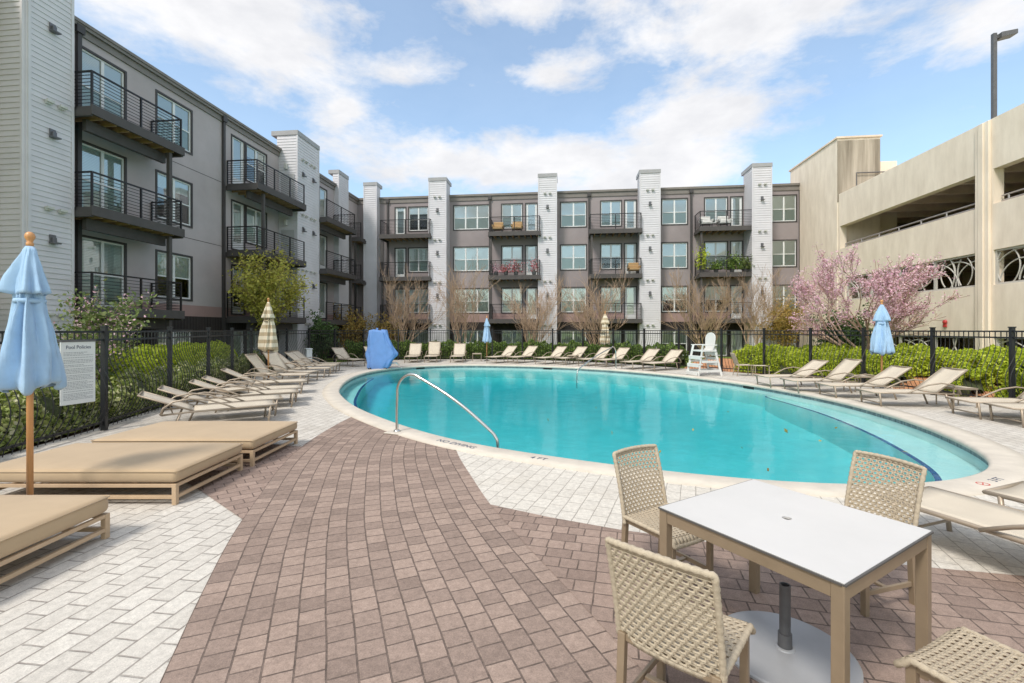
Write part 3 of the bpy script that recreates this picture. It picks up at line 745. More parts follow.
mb = MB(); bw.box(mb, s_l, s_r+.1, -.2, .05, ROOF-.42, ROOF-.12); bw.box(mb, s_l, s_r+.14, -.2, .12, ROOF-.12, ROOF+.02); mb.build('parapet_fascia', M['fascia'], back, loc=boff)
for w_ in wins: window(bw, *w_[:5], back, boff, door=w_[5])
for p in (388, 490, 589, 691): downspout(bw, so_(p), back, boff)
downspout(bw, so_(803), back, boff)
mb = MB(); bw.box(mb, s_r-.45, s_r+.02, .01, .07, 2.3, ROOF-.42); mb.build('corner_trim', M['trim'], back, loc=boff)
DB = 1.25
for (p0, p1) in ((380,430),(489,540),(590,641.5),(700,754)):
    a, b = so_(p0, DB), so_(p1, DB)
    for i, f in enumerate(FLOORS[:3]):
        balcony(bw, a, b, f, DB, back, boff, post=(a+.12 if i < 2 else None), zpost=(FLOORS[i+1]+.02), ends=(True, True), brackets=False)
for (p0, p1, d_, i0_) in ((429,446,1.0,1),(538.5,556.5,.95,1),(640,660,.95,1),(752.5,771.5,1.35,1),(364,376.5,.55,0)):
    a, b = so_(p0, d_), so_(p1, d_)
    siding_tower(bw, a, b, -.1, d_, BZ, 12.15, back, boff)
    mid = (a+b)/2
    if i0_:
        for f in FLOORS[:3]: vent_pair(bw, mid, d_, f+2.6, back, boff); sconce(bw, mid, d_, f+1.72, back, boff)
        vent_pair(bw, mid, d_, FLOORS[3]+2.6, back, boff)
# recessed corner balconies left of the block
for i, f in enumerate(FLOORS[:3]): balcony(bw, so_(345,.9), so_(363.5,.9), f-.15, 1.3, back, boff, ends=(False, False), brackets=False, post=so_(357,.9), zpost=BZ)

# ---- wing along the lawn on the left
lw = Wing('left', -15.1); sl_of = lw.s_of
left, loff = building('apartment_building', 'taupe stucco apartment wing with tall lap siding towers beside the lawn', -15.1, 18.0)
wins = []
def WL(p0, p1, cols, door=False):
    for (z0, z1) in (DOORZ if door else WINDZ): wins.append((sl_of(p0), sl_of(p1), z0 if not (door and cols == 2) else z0, z1, cols, door and cols == 1))
WL(80.5,124.5,2,True); WL(157,191,2); WL(232,244,1,True); WL(246.5,266,2); WL(319.5,326.5,1,True)
s0l, s1l = 3.0, 33.0
mb = MB(); wall_holes(mb, lw, s0l, s1l, 2.75, ROOF-.42, [(a,b,max(e,2.75),f) for a,b,e,f,c,d in wins if f > 3]); mb.build('wall', M['stucco_pale'], left, loc=loff)
mb = MB(); wall_holes(mb, lw, s0l, s1l, 2.30, 2.75, [(a,b,max(e,2.305),2.75) for a,b,e,f,c,d in wins if 2.4 < e < 2.75]); mb.build('lower_wall_band', M['pinkband'], left, loc=loff)
mb = MB(); wall_holes(mb, lw, s0l, s1l, BZ, 2.30, [x[:4] for x in wins if x[2] < 1]); mb.build('brick_base', M['darkbase'], left, loc=loff)
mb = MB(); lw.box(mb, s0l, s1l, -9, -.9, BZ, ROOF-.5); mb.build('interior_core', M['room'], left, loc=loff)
mb = MB(); lw.box(mb, s0l, s1l, -9.02, -.165, ROOF-.43, ROOF-.10); lw.box(mb, s0l+.001, s0l+.15, -9, -.163, BZ, ROOF-.43); mb.build('roof', M['stucco'], left, loc=loff)
mb = MB(); lw.box(mb, s0l, s1l, -.2, .06, ROOF-.42, ROOF-.2); lw.box(mb, s0l, s1l, -.2, .14, ROOF-.2, ROOF-.1); lw.box(mb, s0l, s1l, -.2, .18, ROOF-.1, ROOF+.0); mb.build('parapet_fascia', M['fascia'], left, loc=loff)
for w_ in wins: window(lw, *w_[:5], left, loff, door=w_[5])
downspout(lw, sl_of(222.5), left, loff); downspout(lw, sl_of(77), left, loff, d=0)
for i, f in enumerate(FLOORS[:3]):
    balcony(lw, 11.95, 15.15, f-.05, 1.25, left, loff, ends=(True, True), post=(14.75 if i < 3 else None), zpost=(FLOORS[i+1]-.02 if i < 2 else BZ))
    balcony(lw, 18.9, 22.65, f-.10, 1.5, left, loff, ends=(True, False), post=(19.5 if i < 3 else None), zpost=(FLOORS[i+1]-.08 if i < 2 else BZ))
    balcony(lw, 24.85, 28.5, f-.15, 1.5, left, loff, ends=(False, True), post=(28.1 if i < 3 else None), zpost=(FLOORS[i+1]-.12 if i < 2 else BZ))
siding_tower(lw, 10.75, 11.84, -3.2, .72, BZ, 15.2, left, loff, cap=True)
siding_tower(lw, 10.62, 10.70, -9, .69, BZ, 15.2, left, loff, mt='siding_grey', cap=False)
siding_tower(lw, 22.7, 24.8, -.1, 1.05, BZ, 12.1, left, loff)
siding_tower(lw, 28.6, 29.9, -.1, .30, BZ, 12.1, left, loff)
for i, f in enumerate(FLOORS[:3]):
    vent_pair(lw, 11.35, .72, f-.30, left, loff); sconce(lw, 11.30, .72, f+1.84, left, loff)
    vent_pair(lw, 23.3, 1.05, f+2.5, left, loff); vent_pair(lw, 24.1, 1.05, f+2.5, left, loff)
    for a in (23.2, 24.2): sconce(lw, a, 1.05, f+1.75, left, loff)
vent_pair(lw, 23.6, 1.05, FLOORS[3]+2.6, left, loff)
for f in FLOORS[:2]:                        # lamps and store doors on the tower side that faces the balcony
    m = MB(); u0, v0 = lw.uv(22.7, .45); m.box(u0-.08, u0+.08, v0-.16, v0-.025, f+1.85, f+2.15); m.build('wall_light', M['fixture_light'], left, loc=loff, bevel=.02)
    m = MB(); m.box(u0-.3, u0+.45, v0-.045, v0-.024, f-.08, f+1.6); m.build('store_door', M['doorgrey'], left, loc=loff)
for z in (3.0+2.46, 8.3): 
    m = MB(); lw.box(m, 15.4, 18.6, .002, .006, z-.01, z+.01); m.build('stucco_joint', M['trim'], left, loc=loff)

# ---- parking garage
gw = Wing('garage', 15.5); sg = gw.s_of
gar, goff = building('parking_garage', 'cream concrete parking garage with ramps, curved steel screens and stair tower', 15.5, 18.0)
g0, g1 = 6.0, 27.75
pil = (18.4, 19.1)
rows = [(6.32, 7.6), (3.38, 4.65), (-.35, 1.5)]
ho = []
for z0, z1 in rows: ho += [(19.1, g1-.12 if z0 > 6 else g1-.6, z0, z1), (7.0, 18.4, z0, z1)]
mb = MB(); wall_holes(mb, gw, g0, g1, BZ, 9.42, ho, depth=.35); gw.box(mb, g0, g1, -.35, -.001, 9.42, 9.44)
gw.box(mb, g0, g1, -.36, -.345, 7.61, 9.42); gw.box(mb, g0, g1, -.36, -.345, 4.66, 6.31); gw.box(mb, g0, g1, -.36, -.345, 1.51, 3.37)
mb.build('wall', M['concrete'], gar, loc=goff)
mb = MB(); gw.box(mb, 18.48, 19.02, .002, .10, BZ, 9.40); gw.box(mb, 18.65, 18.85, .10, .15, BZ, 9.38); mb.build('pilaster', M['concrete'], gar, loc=goff, bevel=.01)
mb = MB()
for z in (8.95, 6.05, 3.1):
    gw.box(mb, g0, 34, -17, -.37, z-.15, z)
    k = g0+.5
    while k < 34:
        gw.box(mb, k, k+.22, -16.9, -.38, z-.80, z-.151); k += 1.55
mb.build('ramp_deck', M['garage_in'], gar, loc=goff)
mb = MB(); gw.box(mb, g0, 34, -17.3, -17.02, BZ, 9.4); gw.box(mb, 33.9, 34.2, -17, -.4, BZ, 9.4)
mb.build('inner_wall', M['garage_wall'], gar, loc=goff)
for k in (12.5, 18.75, 25.0, 31.0): mb = MB(); gw.box(mb, k-.3, k+.3, -9.3, -8.7, BZ, 8.0); mb.build('column', M['garage_in'], gar, loc=goff)
for a, b in ((19.1, g1-.12), (7.0, 18.4)):
    mb = MB()
    for z in (6.42, 6.60): mb.tube([gw.pt(a+.05,-.25,z), gw.pt(b-.05,-.25,z)], .03, 6)
    k = a+.3
    while k < b: mb.tube([gw.pt(k,-.25,6.32), gw.pt(k,-.25,6.62)], .03, 6); k += 1.35
    mb.build('guard_rail', M['galv'], gar, loc=goff)
def curved_screen(a, b, z0, z1, dens=1.0):
    fr = MB(); fw = .07
    for (x0, x1, e, f) in ((a,b,z0,z0+fw),(a,b,z1-fw,z1),(a,a+fw,z0+fw,z1-fw),(b-fw,b,z0+fw,z1-fw)): gw.box(fr, x0, x1, -.14, -.06, e, f)
    npan = max(1, int((b-a)/1.75)); wd = (b-a)/npan
    for k in range(1, npan): gw.box(fr, a+k*wd-.05, a+k*wd+.05, -.142, -.058, z0+fw, z1-fw)
    h = z1-z0
    rr = random.Random(int(a*10+z0*7))
    for k in range(npan):
        x0, x1 = a+k*wd+.05, a+(k+1)*wd-.05
        for q in range(8):
            cx = rr.choice((x0, x1, (x0+x1)/2)); cz = rr.choice((z0, z1, z0+h*.5)); rad = rr.uniform(.35, 1.0)*h
            run = []
            for t in range(65):
                th = t*2*math.pi/64; x, z = cx+rad*math.cos(th), cz+rad*math.sin(th)
                if x0 < x < x1 and z0+fw < z < z1-fw: run.append(gw.pt(x, -.10-.004*q, z))
                else:
                    if len(run) > 3: fr.tube(run, .024, 5)
                    run = []
            if len(run) > 3: fr.tube(run, .024, 5)
    fr.build('curved_screen', M['screen'], gar, loc=goff)
for z0, z1 in rows[1:]:
    curved_screen(19.1, g1-.6, z0, z1); curved_screen(7.0, 18.4, z0, z1)
mb = MB(); gw.box(mb, g1+.05, 33.2, -2.2, .06, BZ, 12.62); tw = mb.build('stair_tower', M['concrete'], gar, loc=goff, bevel=.02)
mb = MB(); u0, v0 = gw.uv(g1+.05, .0); mb.box(u0-.055, u0+2.195, v0-.012, v0-.001, 9.0, 12.5); mb.build('stained_face', M['concrete_dark'], tw)
mb = MB(); gw.box(mb, g1-.02, 33.3, -2.28, .12, 12.62, 12.72); mb.build('cap', M['garage_in'], tw)
mb = MB(); gw.box(mb, g1+.4, 33.0, -3.3, -2.2, BZ, 11.35); mb.build('lower_stair_block', M['concrete'], gar, loc=goff)
mb = MB(); mb.tube([gw.pt(g1-.06,-.9,9.2), gw.pt(g1-.06,-.9,10.6), gw.pt(g1-.06,-3.0,10.6)], .035, 6); mb.build('conduit', M['pipe'], gar, loc=goff)
u_, v_ = 15.5, sg(946)
fb = thing('alarm_bell', 'small red fire alarm bell on the cream garage wall', 'alarm bell', W(u_-.02, v_, 2.02), -TH); fb.scale = (.75,)*3
mb = MB(); mb.box(-.06, 0, -.10, .10, -.22, -.05); mb.build('back_box', M['red'], fb, bevel=.01)
mb = MB(); pr = [(.001,.0),(.13,.0),(.125,.05),(.08,.09),(.001,.1)]
vs = []
mb.lathe(pr, (0,0,0), 20); mb.v = [(-p[2]-.01, p[1], p[0]+.06) for p in mb.v]; mb.build('gong', M['red'], fb, smooth=True)
# roof-top lamp
lp = thing('street_lamp', 'tall dark pole lamp with one flat head above the garage', 'street lamp', W(16.6, Wing('garage', 16.6).s_of(994), 9.0), -TH)
mb = MB(); mb.box(-.065, .065, -.065, .065, 0, 4.25); mb.build('pole', M['pipe'], lp, bevel=.01)
mb = MB(); mb.box(.065, .2, -.05, .05, 4.05, 4.18); mb.build('arm', M['pipe'], lp)
mb = MB(); mb.add([(.14,-.17,4.0),(.70,-.17,4.12),(.70,.17,4.12),(.14,.17,4.0),(.14,-.17,4.22),(.70,-.17,4.30),(.70,.17,4.30),(.14,.17,4.22)],[(3,2,1,0),(4,5,6,7),(0,1,5,4),(1,2,6,5),(2,3,7,6),(3,0,4,7)]); mb.build('lamp_head', M['pipe'], lp, bevel=.02)

# ------------------------------------------------------------------ fence
def lerp_path(P, step):
    P = np.array(P, float); d = np.r_[0, np.cumsum(np.linalg.norm(np.diff(P, axis=0), axis=1))]
    k = max(1, int(round(d[-1]/step))); s = np.linspace(0, d[-1], k+1)
    return np.c_[np.interp(s, d, P[:,0]), np.interp(s, d, P[:,1])]
FH = 1.73
def fence_run(label, pts, name='metal_fence', gate_at=None):
    root = thing(name, label, 'fence', (pts[0][0], pts[0][1], 0)); o0 = (-pts[0][0], -pts[0][1], 0)
    for i, p in enumerate(pts):
        mb = MB(); d = np.array(pts[min(i+1, len(pts)-1)])-np.array(pts[max(i-1, 0)]); d /= np.linalg.norm(d)
        mb.bar((p[0],p[1],-.06), (p[0],p[1],FH+.06), .075, .075, up=(d[0],d[1],0)); mb.bar((p[0],p[1],FH+.06), (p[0],p[1],FH+.085), .095, .095, up=(d[0],d[1],0))
        mb.build('post', M['fence'], root, loc=o0)
    for i in range(len(pts)-1):
        a, b = np.array(pts[i]), np.array(pts[i+1]); d = b-a; ln = np.linalg.norm(d); d /= ln; nn_ = np.array((-d[1], d[0]))
        if np.dot(nn_, a-POOLC) > 0: nn_ = -nn_           # bars bow towards the terrace
        mb = MB()
        for z in (FH-.02, FH-.16, .15): mb.bar((*(a+d*.037), z), (*(b-d*.037), z), .03, .035)
        k = int((ln-.1)/.13)
        for j in range(k):
            q = a+d*(.05+(ln-.1)*(j+.5)/k)
            prof_ = [(.04,.0),(.12,.015),(.2,.05),(.3,.11),(.42,.165),(.54,.198),(.66,.205),(.78,.19),(.9,.15),(1.02,.095),(1.14,.045),(1.26,.01),(1.38,-.008),(FH-.177,0)]
            mb.tube([(*(q+nn_*o_), z) for z, o_ in prof_], .0085, 4, caps=False)
            mb.bar((*q, FH-.143), (*q, FH-.037), .014, .014)
        mb.build('picket_panel', M['fence'], root, loc=o0)
    return root
fence_run('black picket fence with bowed bars running past the daybeds', FENCE[:11])
fence_run('black picket fence curving below the bare trees across the pool', FENCE[10:24])
fence_run('black picket fence with bowed bars below the pink tree and garage', FENCE[23:])

# pool rules sign hung on the fence
sp_a, sp_b = np.array((-6.83,6.92)), np.array((-6.87,7.49))
ctr = (sp_a+sp_b)/2; dv = (sp_b-sp_a)
sg_ = thing('pool_sign', 'white pool rules board hung on black fence behind blue umbrella', 'sign', (-6.60, 6.92, .62), 0)
sa = math.atan2(.8, .62)                     # turned to face the terrace
sg_.rotation_euler = (0, 0, R(78)); sg_.scale = (.84, 1, .97)
mb = MB(); mb.box(-.275, .275, -.012, .012, 0, .97); mb.build('board', M['signwhite'], sg_, bevel=.004)
mb = MB(); mb.box(-.28, .28, -.02, .016, .97, 1.0); mb.build('hanger_rail', M['pipe'], sg_)
for x in (-.22, .22): mb = MB(); mb.box(x-.012, x+.012, .016, .33, .975, .995); mb.build('hanger_bracket', M['pipe'], sg_)
text('heading', 'Pool Policies', (0.0, -.0135, .885), .078, M['ink'], (R(90),0,0), sg_)
mb = MB(); z = .80; rr = random.Random(3)
while z > .06:
    x = -.235; xe = .235-(rr.random()*.18 if rr.random() < .4 else 0)
    while x < xe:
        w_ = rr.uniform(.012,.045); mb.box(x, min(x+w_, xe), -.0135, -.0121, z, z+.0085); x += w_+.009
    z -= rr.choice((.022,.022,.036))
mb.build('fine_print', M['greyink'], sg_)

# ------------------------------------------------------------------ plants
def leafmesh(name, P, size, mt, parent=None, jitter=.4, elong=1.5, up=.0, loc=None):
    P = np.asarray(P, float); k = len(P)
    a = rng.normal(size=(k,3)); a /= np.linalg.norm(a,axis=1)[:,None]
    b = rng.normal(size=(k,3)); b[:,2] *= 1; b -= a*np.sum(a*b,axis=1)[:,None]; b /= np.linalg.norm(b,axis=1)[:,None]
    s = size*(1+jitter*(rng.random(k)*2-1))[:,None]
    V = np.stack([P-a*s*elong/2, P+b*s*.42, P+a*s*elong/2, P-b*s*.42], 1).reshape(-1,3)
    me = bpy.data.meshes.new(name); me.vertices.add(4*k); me.vertices.foreach_set('co', V.ravel())
    me.loops.add(4*k); me.loops.foreach_set('vertex_index', np.arange(4*k, dtype=np.int32))
    me.polygons.add(k); me.polygons.foreach_set('loop_start', np.arange(0,4*k,4,dtype=np.int32)); me.polygons.foreach_set('loop_total', np.full(k,4,dtype=np.int32))
    me.update(calc_edges=True)
    return link(name, me, mt, parent, loc=loc)
def hedge(label, path, width, height, nleaf, size, mt, name='hedge', cat='hedge', lump=.18, base=0.0, seed=1):
    P = np.array(path, float); d = np.r_[0, np.cumsum(np.linalg.norm(np.diff(P[:,:2],axis=0),axis=1))]
    r_ = np.random.default_rng(seed)
    ph = r_.random(12)*6.28
    def H(s, t): return height*(1+lump*(.5*np.sin(s*2.3+ph[0]+t*2)+.35*np.sin(s*5.1+ph[1]-t*3)+.35*np.sin(s*9.7+ph[2]+t*5)))
    def Wd(s, z): return width/2*(1+lump*(.5*np.sin(s*1.9+ph[3]+z*3)+.4*np.sin(s*4.7+ph[4]+z*5)+.3*np.sin(s*11+ph[5])))
    s = r_.random(nleaf)*d[-1]; side = r_.random(nleaf)
    t = np.clip(r_.normal(size=nleaf)*.05+np.where(side<.45, r_.random(nleaf)*2-1, np.sign(r_.random(nleaf)-.5)*(.86+.14*r_.random(nleaf))), -1.08, 1.08)
    zz = np.where(side<.45, .84+.2*r_.random(nleaf)**.7, r_.random(nleaf)*.98)
    # rounded shoulders
    zz = zz*(1-.28*np.abs(t)**4)
    x = np.interp(s, d, P[:,0]); y = np.interp(s, d, P[:,1]); bz = np.interp(s, d, P[:,2]) if P.shape[1] > 2 else np.full(nleaf, base)
    tx = np.interp(s+.05, d, P[:,0])-np.interp(s-.05, d, P[:,0]); ty = np.interp(s+.05, d, P[:,1])-np.interp(s-.05, d, P[:,1]); l_ = np.hypot(tx,ty); tx/=l_; ty/=l_
    wd = Wd(s, zz)*t; h = H(s, t)
    pts = np.c_[x-ty*wd, y+tx*wd, bz+zz*h+.03]
    root = thing(name, label, cat, (P[0,0], P[0,1], bz[0] if len(bz) else base)); o0 = (-P[0,0], -P[0,1], -root.location[2])
    leafmesh('foliage', pts, size, mt, root, loc=o0)
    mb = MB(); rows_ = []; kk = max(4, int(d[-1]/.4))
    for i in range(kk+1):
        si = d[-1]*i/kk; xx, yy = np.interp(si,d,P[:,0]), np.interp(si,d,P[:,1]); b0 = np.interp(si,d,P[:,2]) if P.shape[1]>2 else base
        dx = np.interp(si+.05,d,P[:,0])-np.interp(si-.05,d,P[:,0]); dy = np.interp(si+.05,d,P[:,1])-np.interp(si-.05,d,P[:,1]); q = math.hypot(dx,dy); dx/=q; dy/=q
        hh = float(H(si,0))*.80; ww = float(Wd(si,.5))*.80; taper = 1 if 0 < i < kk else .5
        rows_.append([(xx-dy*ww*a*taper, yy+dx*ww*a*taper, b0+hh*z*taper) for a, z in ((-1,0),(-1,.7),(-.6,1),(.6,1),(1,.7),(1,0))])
    mb.grid(rows_); mb.build('dark_core', M['core'], root, loc=o0)  # added solid core closes gaps; its dark colour stands in for inner shade
    return root
def grow(mb, p, d, ln, r, lvl, tips, rr, spread=.5, segs=3, up=.12, kids=(2,4), shrink=.68, sides=5, minr=.004, tipr=.4):
    pts = [p]; q = Vector(p); dd = Vector(d).normalized()
    for i in range(segs):
        dd = (dd+Vector((rr.gauss(0,.12),rr.gauss(0,.12),rr.gauss(0,.08)+up))).normalized(); q = q+dd*ln/segs; pts.append(tuple(q))
    rs = [max(minr, r*(1-(1-tipr)*i/segs)) for i in range(segs+1)]
    mb.tube(pts, rs, max(3, sides), caps=False)
    for i in range(1, segs+1): tips.append((pts[i], lvl))
    if lvl <= 0: return
    for k in range(rr.randint(*kids)):
        j = rr.randint(max(1, segs-2), segs); a = rr.random()*6.283
        t1 = dd.cross(Vector((0,0,1))); t1 = t1.normalized() if t1.length > .01 else Vector((1,0,0)); t2 = dd.cross(t1)
        nd_ = (dd+ (t1*math.cos(a)+t2*math.sin(a))*spread*rr.uniform(.6,1.3)).normalized()
        grow(mb, pts[j], nd_, ln*shrink*rr.uniform(.75,1.2), max(minr, rs[j]*.72), lvl-1, tips, rr, spread, segs if lvl > 1 else 2, up, kids, shrink, sides-1, minr, tipr)
def bare_tree(seed, h=4.6, stems=6, lean=.42, mt='twig', twist=.42):
    rr = random.Random(seed); mb = MB(); tips = []
    for k in range(stems):
        a = k*6.283/stems+rr.uniform(-.35,.35); l_ = lean*rr.uniform(.5,1.25)
        grow(mb, (.08*math.cos(a), .08*math.sin(a), -.05), (math.cos(a)*l_, math.sin(a)*l_, 1), h*.42, .042, 4, tips, rr, twist, 3, .08, (3,4), .71, 6, .0065, .55)
    return mb, tips

# bare crape myrtles beyond the far fence: three builds, copied
def tree_thing(name, label, seed, loc, mt, **k):
    mb, tips = bare_tree(seed, **k); root = thing(name, label, 'tree', loc, 0, 'bare trees beyond the far fence')
    mb.build('branches', M[mt], root, smooth=True); return root, tips
T1, tp1 = tree_thing('bare_tree', 'bare brown tree in front of the first siding tower beyond blue cover', 11, (-7.0,28.9,-.1), 'twig', h=5.1)
T2, tp2 = tree_thing('bare_tree', 'bare spreading tree just behind the blue umbrella across the pool', 12, (-3.1,28.9,-.1), 'twig', h=5.3, stems=5)
T3, tp3 = tree_thing('bare_tree', 'bare tan tree leaning before the third pale tower', 13, (1.3,28.6,-.1), 'twig', h=5.2, lean=.5)
dup(T1, (5.3,27.9,-.1), 1.9, 'bare tree directly behind the striped umbrella across the pool')
dup(T3, (11.4,26.6,-.1), 2.6, 'wide bare tree rising behind the white lifeguard chair', scale=1.02)
dup(T2, (14.2,26.7,-.1), .8, 'bare reddish tree beneath the balcony full of green plants', scale=.92)

def twig_on(tips, n_, lvls, sigma, rr):
    src = [p for p, l in tips if l in lvls]; src = np.array(src)
    i = rr.integers(0, len(src), n_); return src[i]+rr.normal(size=(n_,3))*sigma
# pink flowering redbud
rr = random.Random(21); mb = MB(); tips = []
for k in range(10):
    a = k*2.4+rr.uniform(-.2,.2); l_ = (.15,.9,.5,1.15,.3,.8,1.2,.55,1.0,.7)[k]
    grow(mb, (.05*math.cos(a), .05*math.sin(a), .55+.1*k/7), (math.cos(a)*l_, math.sin(a)*l_, .8), 1.85, .055, 4, tips, rr, .52, 4, .055, (2,4), .68, 6, .010, .55)
mb.tube([(.08,0,-.1),(.03,.02,.3),(-.02,0,.75)], [.15,.12,.10], 10)
red = thing('redbud_tree', 'pink blossoming tree in front of the cream garage', 'tree', (12.95,16.6,.1)); red.scale = (1.02,.98,.93)
mb.build('trunk', M['barkpink'], red, smooth=True)
bl = twig_on(tips, 23000, (0,1,2), .06, rng)
bl = bl[(bl[:,2] > 1.5) & ((bl[:,2] > 2.2) | (rng.random(len(bl)) < .35))]
keep = rng.random(len(bl)) < np.clip(.95-.30*(bl[:,0]-.6)*(bl[:,0]>.6), .12, 1)
leafmesh('blossom', bl[keep], .052, M['blossom'], red, elong=1.2)
# spring-green tree by the lawn wing
rr = random.Random(33); mb = MB(); tips = []
for k in range(5):
    a = k*1.2566+.4
    grow(mb, (0,0,.5), (math.cos(a)*.38, math.sin(a)*.38, 1), 2.2, .05, 3, tips, rr, .42, 4, .05, (3,4), .64, 6, .006, .5)
mb.tube([(0,0,-.1),(0,.02,.6)], [.10,.075], 8)
sp_ = thing('young_tree', 'young tree with fresh yellow green leaves beside striped umbrella', 'tree', (-11.4,20.9,-.06))
mb.build('trunk', M['bark'], sp_, smooth=True)
leafmesh('foliage', twig_on(tips, 9500, (0,1,2), .19, rng), .085, M['leaf_spring'], sp_)
def bush(name, label, loc, rad, h, n_, size, mt, cat='shrub', blossom=0, stems=9, seed=5, group=None, sprawl=.6):
    rr = random.Random(seed); mb = MB(); tips = []
    for k in range(stems):
        a = rr.random()*6.283; l_ = rad/h*rr.uniform(.2,1.1)
        grow(mb, (0,0,-.05), (math.cos(a)*l_, math.sin(a)*l_, 1), h*.55, .018, 2, tips, rr, .5, 3, .05, (2,3), sprawl, 4, .004, .5)
    root = thing(name, label, cat, loc, 0, group)
    mb.build('stems', M['bark'], root)
    r2 = np.random.default_rng(seed)
    leafmesh('foliage', twig_on(tips, n_, (0,1,2), rad*.13, r2), size, M[mt], root)
    if blossom: leafmesh('blossom', twig_on(tips, blossom, (0,1), rad*.10, r2), size*.8, M['blossom'], root, elong=1.1)
    return root
bush('flowering_shrub', 'leafy shrub with scattered pink flowers behind the pool sign', (-9.0,9.6,-.06), .75, 2.9, 3200, .06, 'leaf_mid', blossom=900, seed=41)
bush('yellow_shrub', 'yellow brown shrub in the corner beyond the far fence', (-10.4,29.4,-.06), 1.1, 3.2, 2600, .10, 'leaf_yellow', seed=42, stems=12)
bush('yellow_shrub', 'yellow brown shrub at the foot of the narrow pale tower', (-8.3,29.5,-.06), .9, 2.7, 2200, .10, 'leaf_yellow', seed=43, stems=12)
bush('evergreen_shrub', 'dark green feathery evergreen behind the pale utility box', (-10.6,25.4,-.06), .8, 2.5, 5200, .09, 'leaf_dark', seed=44, stems=14)
bush('tan_shrub', 'olive tan shrub below the last window beside the garage', (17.0,28.2,-.06), 1.5, 3.6, 4200, .09, 'leaf_yellow', seed=45, stems=14)
bush('evergreen_shrub', 'dark evergreen shrub tucked behind the pink tree trunk', (13.7,18.8,.2), 1.1, 2.3, 9000, .08, 'leaf_dark', seed=46, stems=18)
# hedges
hedge('clipped green hedge below the apartment windows across the pool', [(-9.6,26.3),(-7.6,27.5),(-4.5,28.0),(-1.0,28.0),(1.6,27.3),(4.2,25.9),(6.4,24.0),(8.2,21.8)], 1.0, .86, 36000, .075, M['leaf_hedge'], seed=3, lump=.24)
hedge('bright yellow green hedge on the bank below the garage', [(10.6,20.9,.12),(12.4,18.2,.22),(13.5,15.6,.28),(13.8,12.8,.30),(13.5,10.0,.28),(13.0,7.2,.25)], 1.7, .80, 66000, .058, M['leaf_bright'], lump=.16, seed=4)
hedge('low green shrub border running to the pink tree behind the fence', [(9.6,19.1,0),(10.9,17.0,0),(11.65,15.1,0),(11.95,13.9,0)], .75, .78, 22000, .052, M['leaf_bright'], name='shrub_border', lump=.42, seed=5)
hedge('short clump of green shrubs between two mulch patches', [(12.05,12.5,0),(12.0,11.75,0)], .7, .55, 5000, .052, M['leaf_bright'], name='shrub_border', lump=.5, seed=9)
hedge('low green shrub border beneath the garage screens', [(11.85,10.8,0),(11.7,9.0,0),(11.4,7.0,0)], .75, .74, 18000, .052, M['leaf_bright'], name='shrub_border', lump=.42, seed=6)
hedge('bright yellow green hedge on the lawn beyond the daybeds', [(-8.3,2.5),(-8.5,5.0),(-8.9,7.5),(-9.5,10.0),(-10.2,12.5),(-10.8,15.0),(-11.3,17.5)], 1.3, 1.14, 62000, .055, M['leaf_bright_lit'], lump=.10, seed=7)
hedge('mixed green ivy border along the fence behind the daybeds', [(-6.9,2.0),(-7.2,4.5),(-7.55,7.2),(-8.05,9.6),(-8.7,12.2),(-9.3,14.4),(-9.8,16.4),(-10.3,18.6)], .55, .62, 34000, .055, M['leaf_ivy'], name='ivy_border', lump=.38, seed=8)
structure(sheet('planting_bed', [(-7.0,-1),(-7.0,1.2),(-7.2,3.4),(-7.5,5.7),(-7.9,7.9),(-8.5,10.2),(-9.2,12.5),(-9.9,14.6),(-10.4,16.6),(-10.9,18.6),(-11,20.3),(-10.8,22.6),(-10.1,24.8),(-8.8,26.6),(-6.8,27.8),(-4.9,28.4),(-3,28.6),(-.9,28.5),(1.2,28),(3,27.2),(4.9,26),(6.4,24.6),(7.8,23)]
    + [tuple(p) for p in deck_edge[:23][::-1]], [], -.052, M['soil']))
# sloping mulch bank below the garage
bank = MB(); inner = [np.array(p) for p in deck_edge[23:]]; rows_ = []
for t_, z in ((0,-.045),(.5,.03),(1.3,.24),(3.2,.34)):
    rows_.append([tuple((*(p+(p-POOLC)/np.linalg.norm(p-POOLC)*t_), z)) for p in inner])
bank.grid(rows_); structure(bank.build('mulch_bank', M['bark_mulch']))
leafmesh('floating_leaves', lv, .05, M['leaf_yellow'])['kind'] = 'stuff'
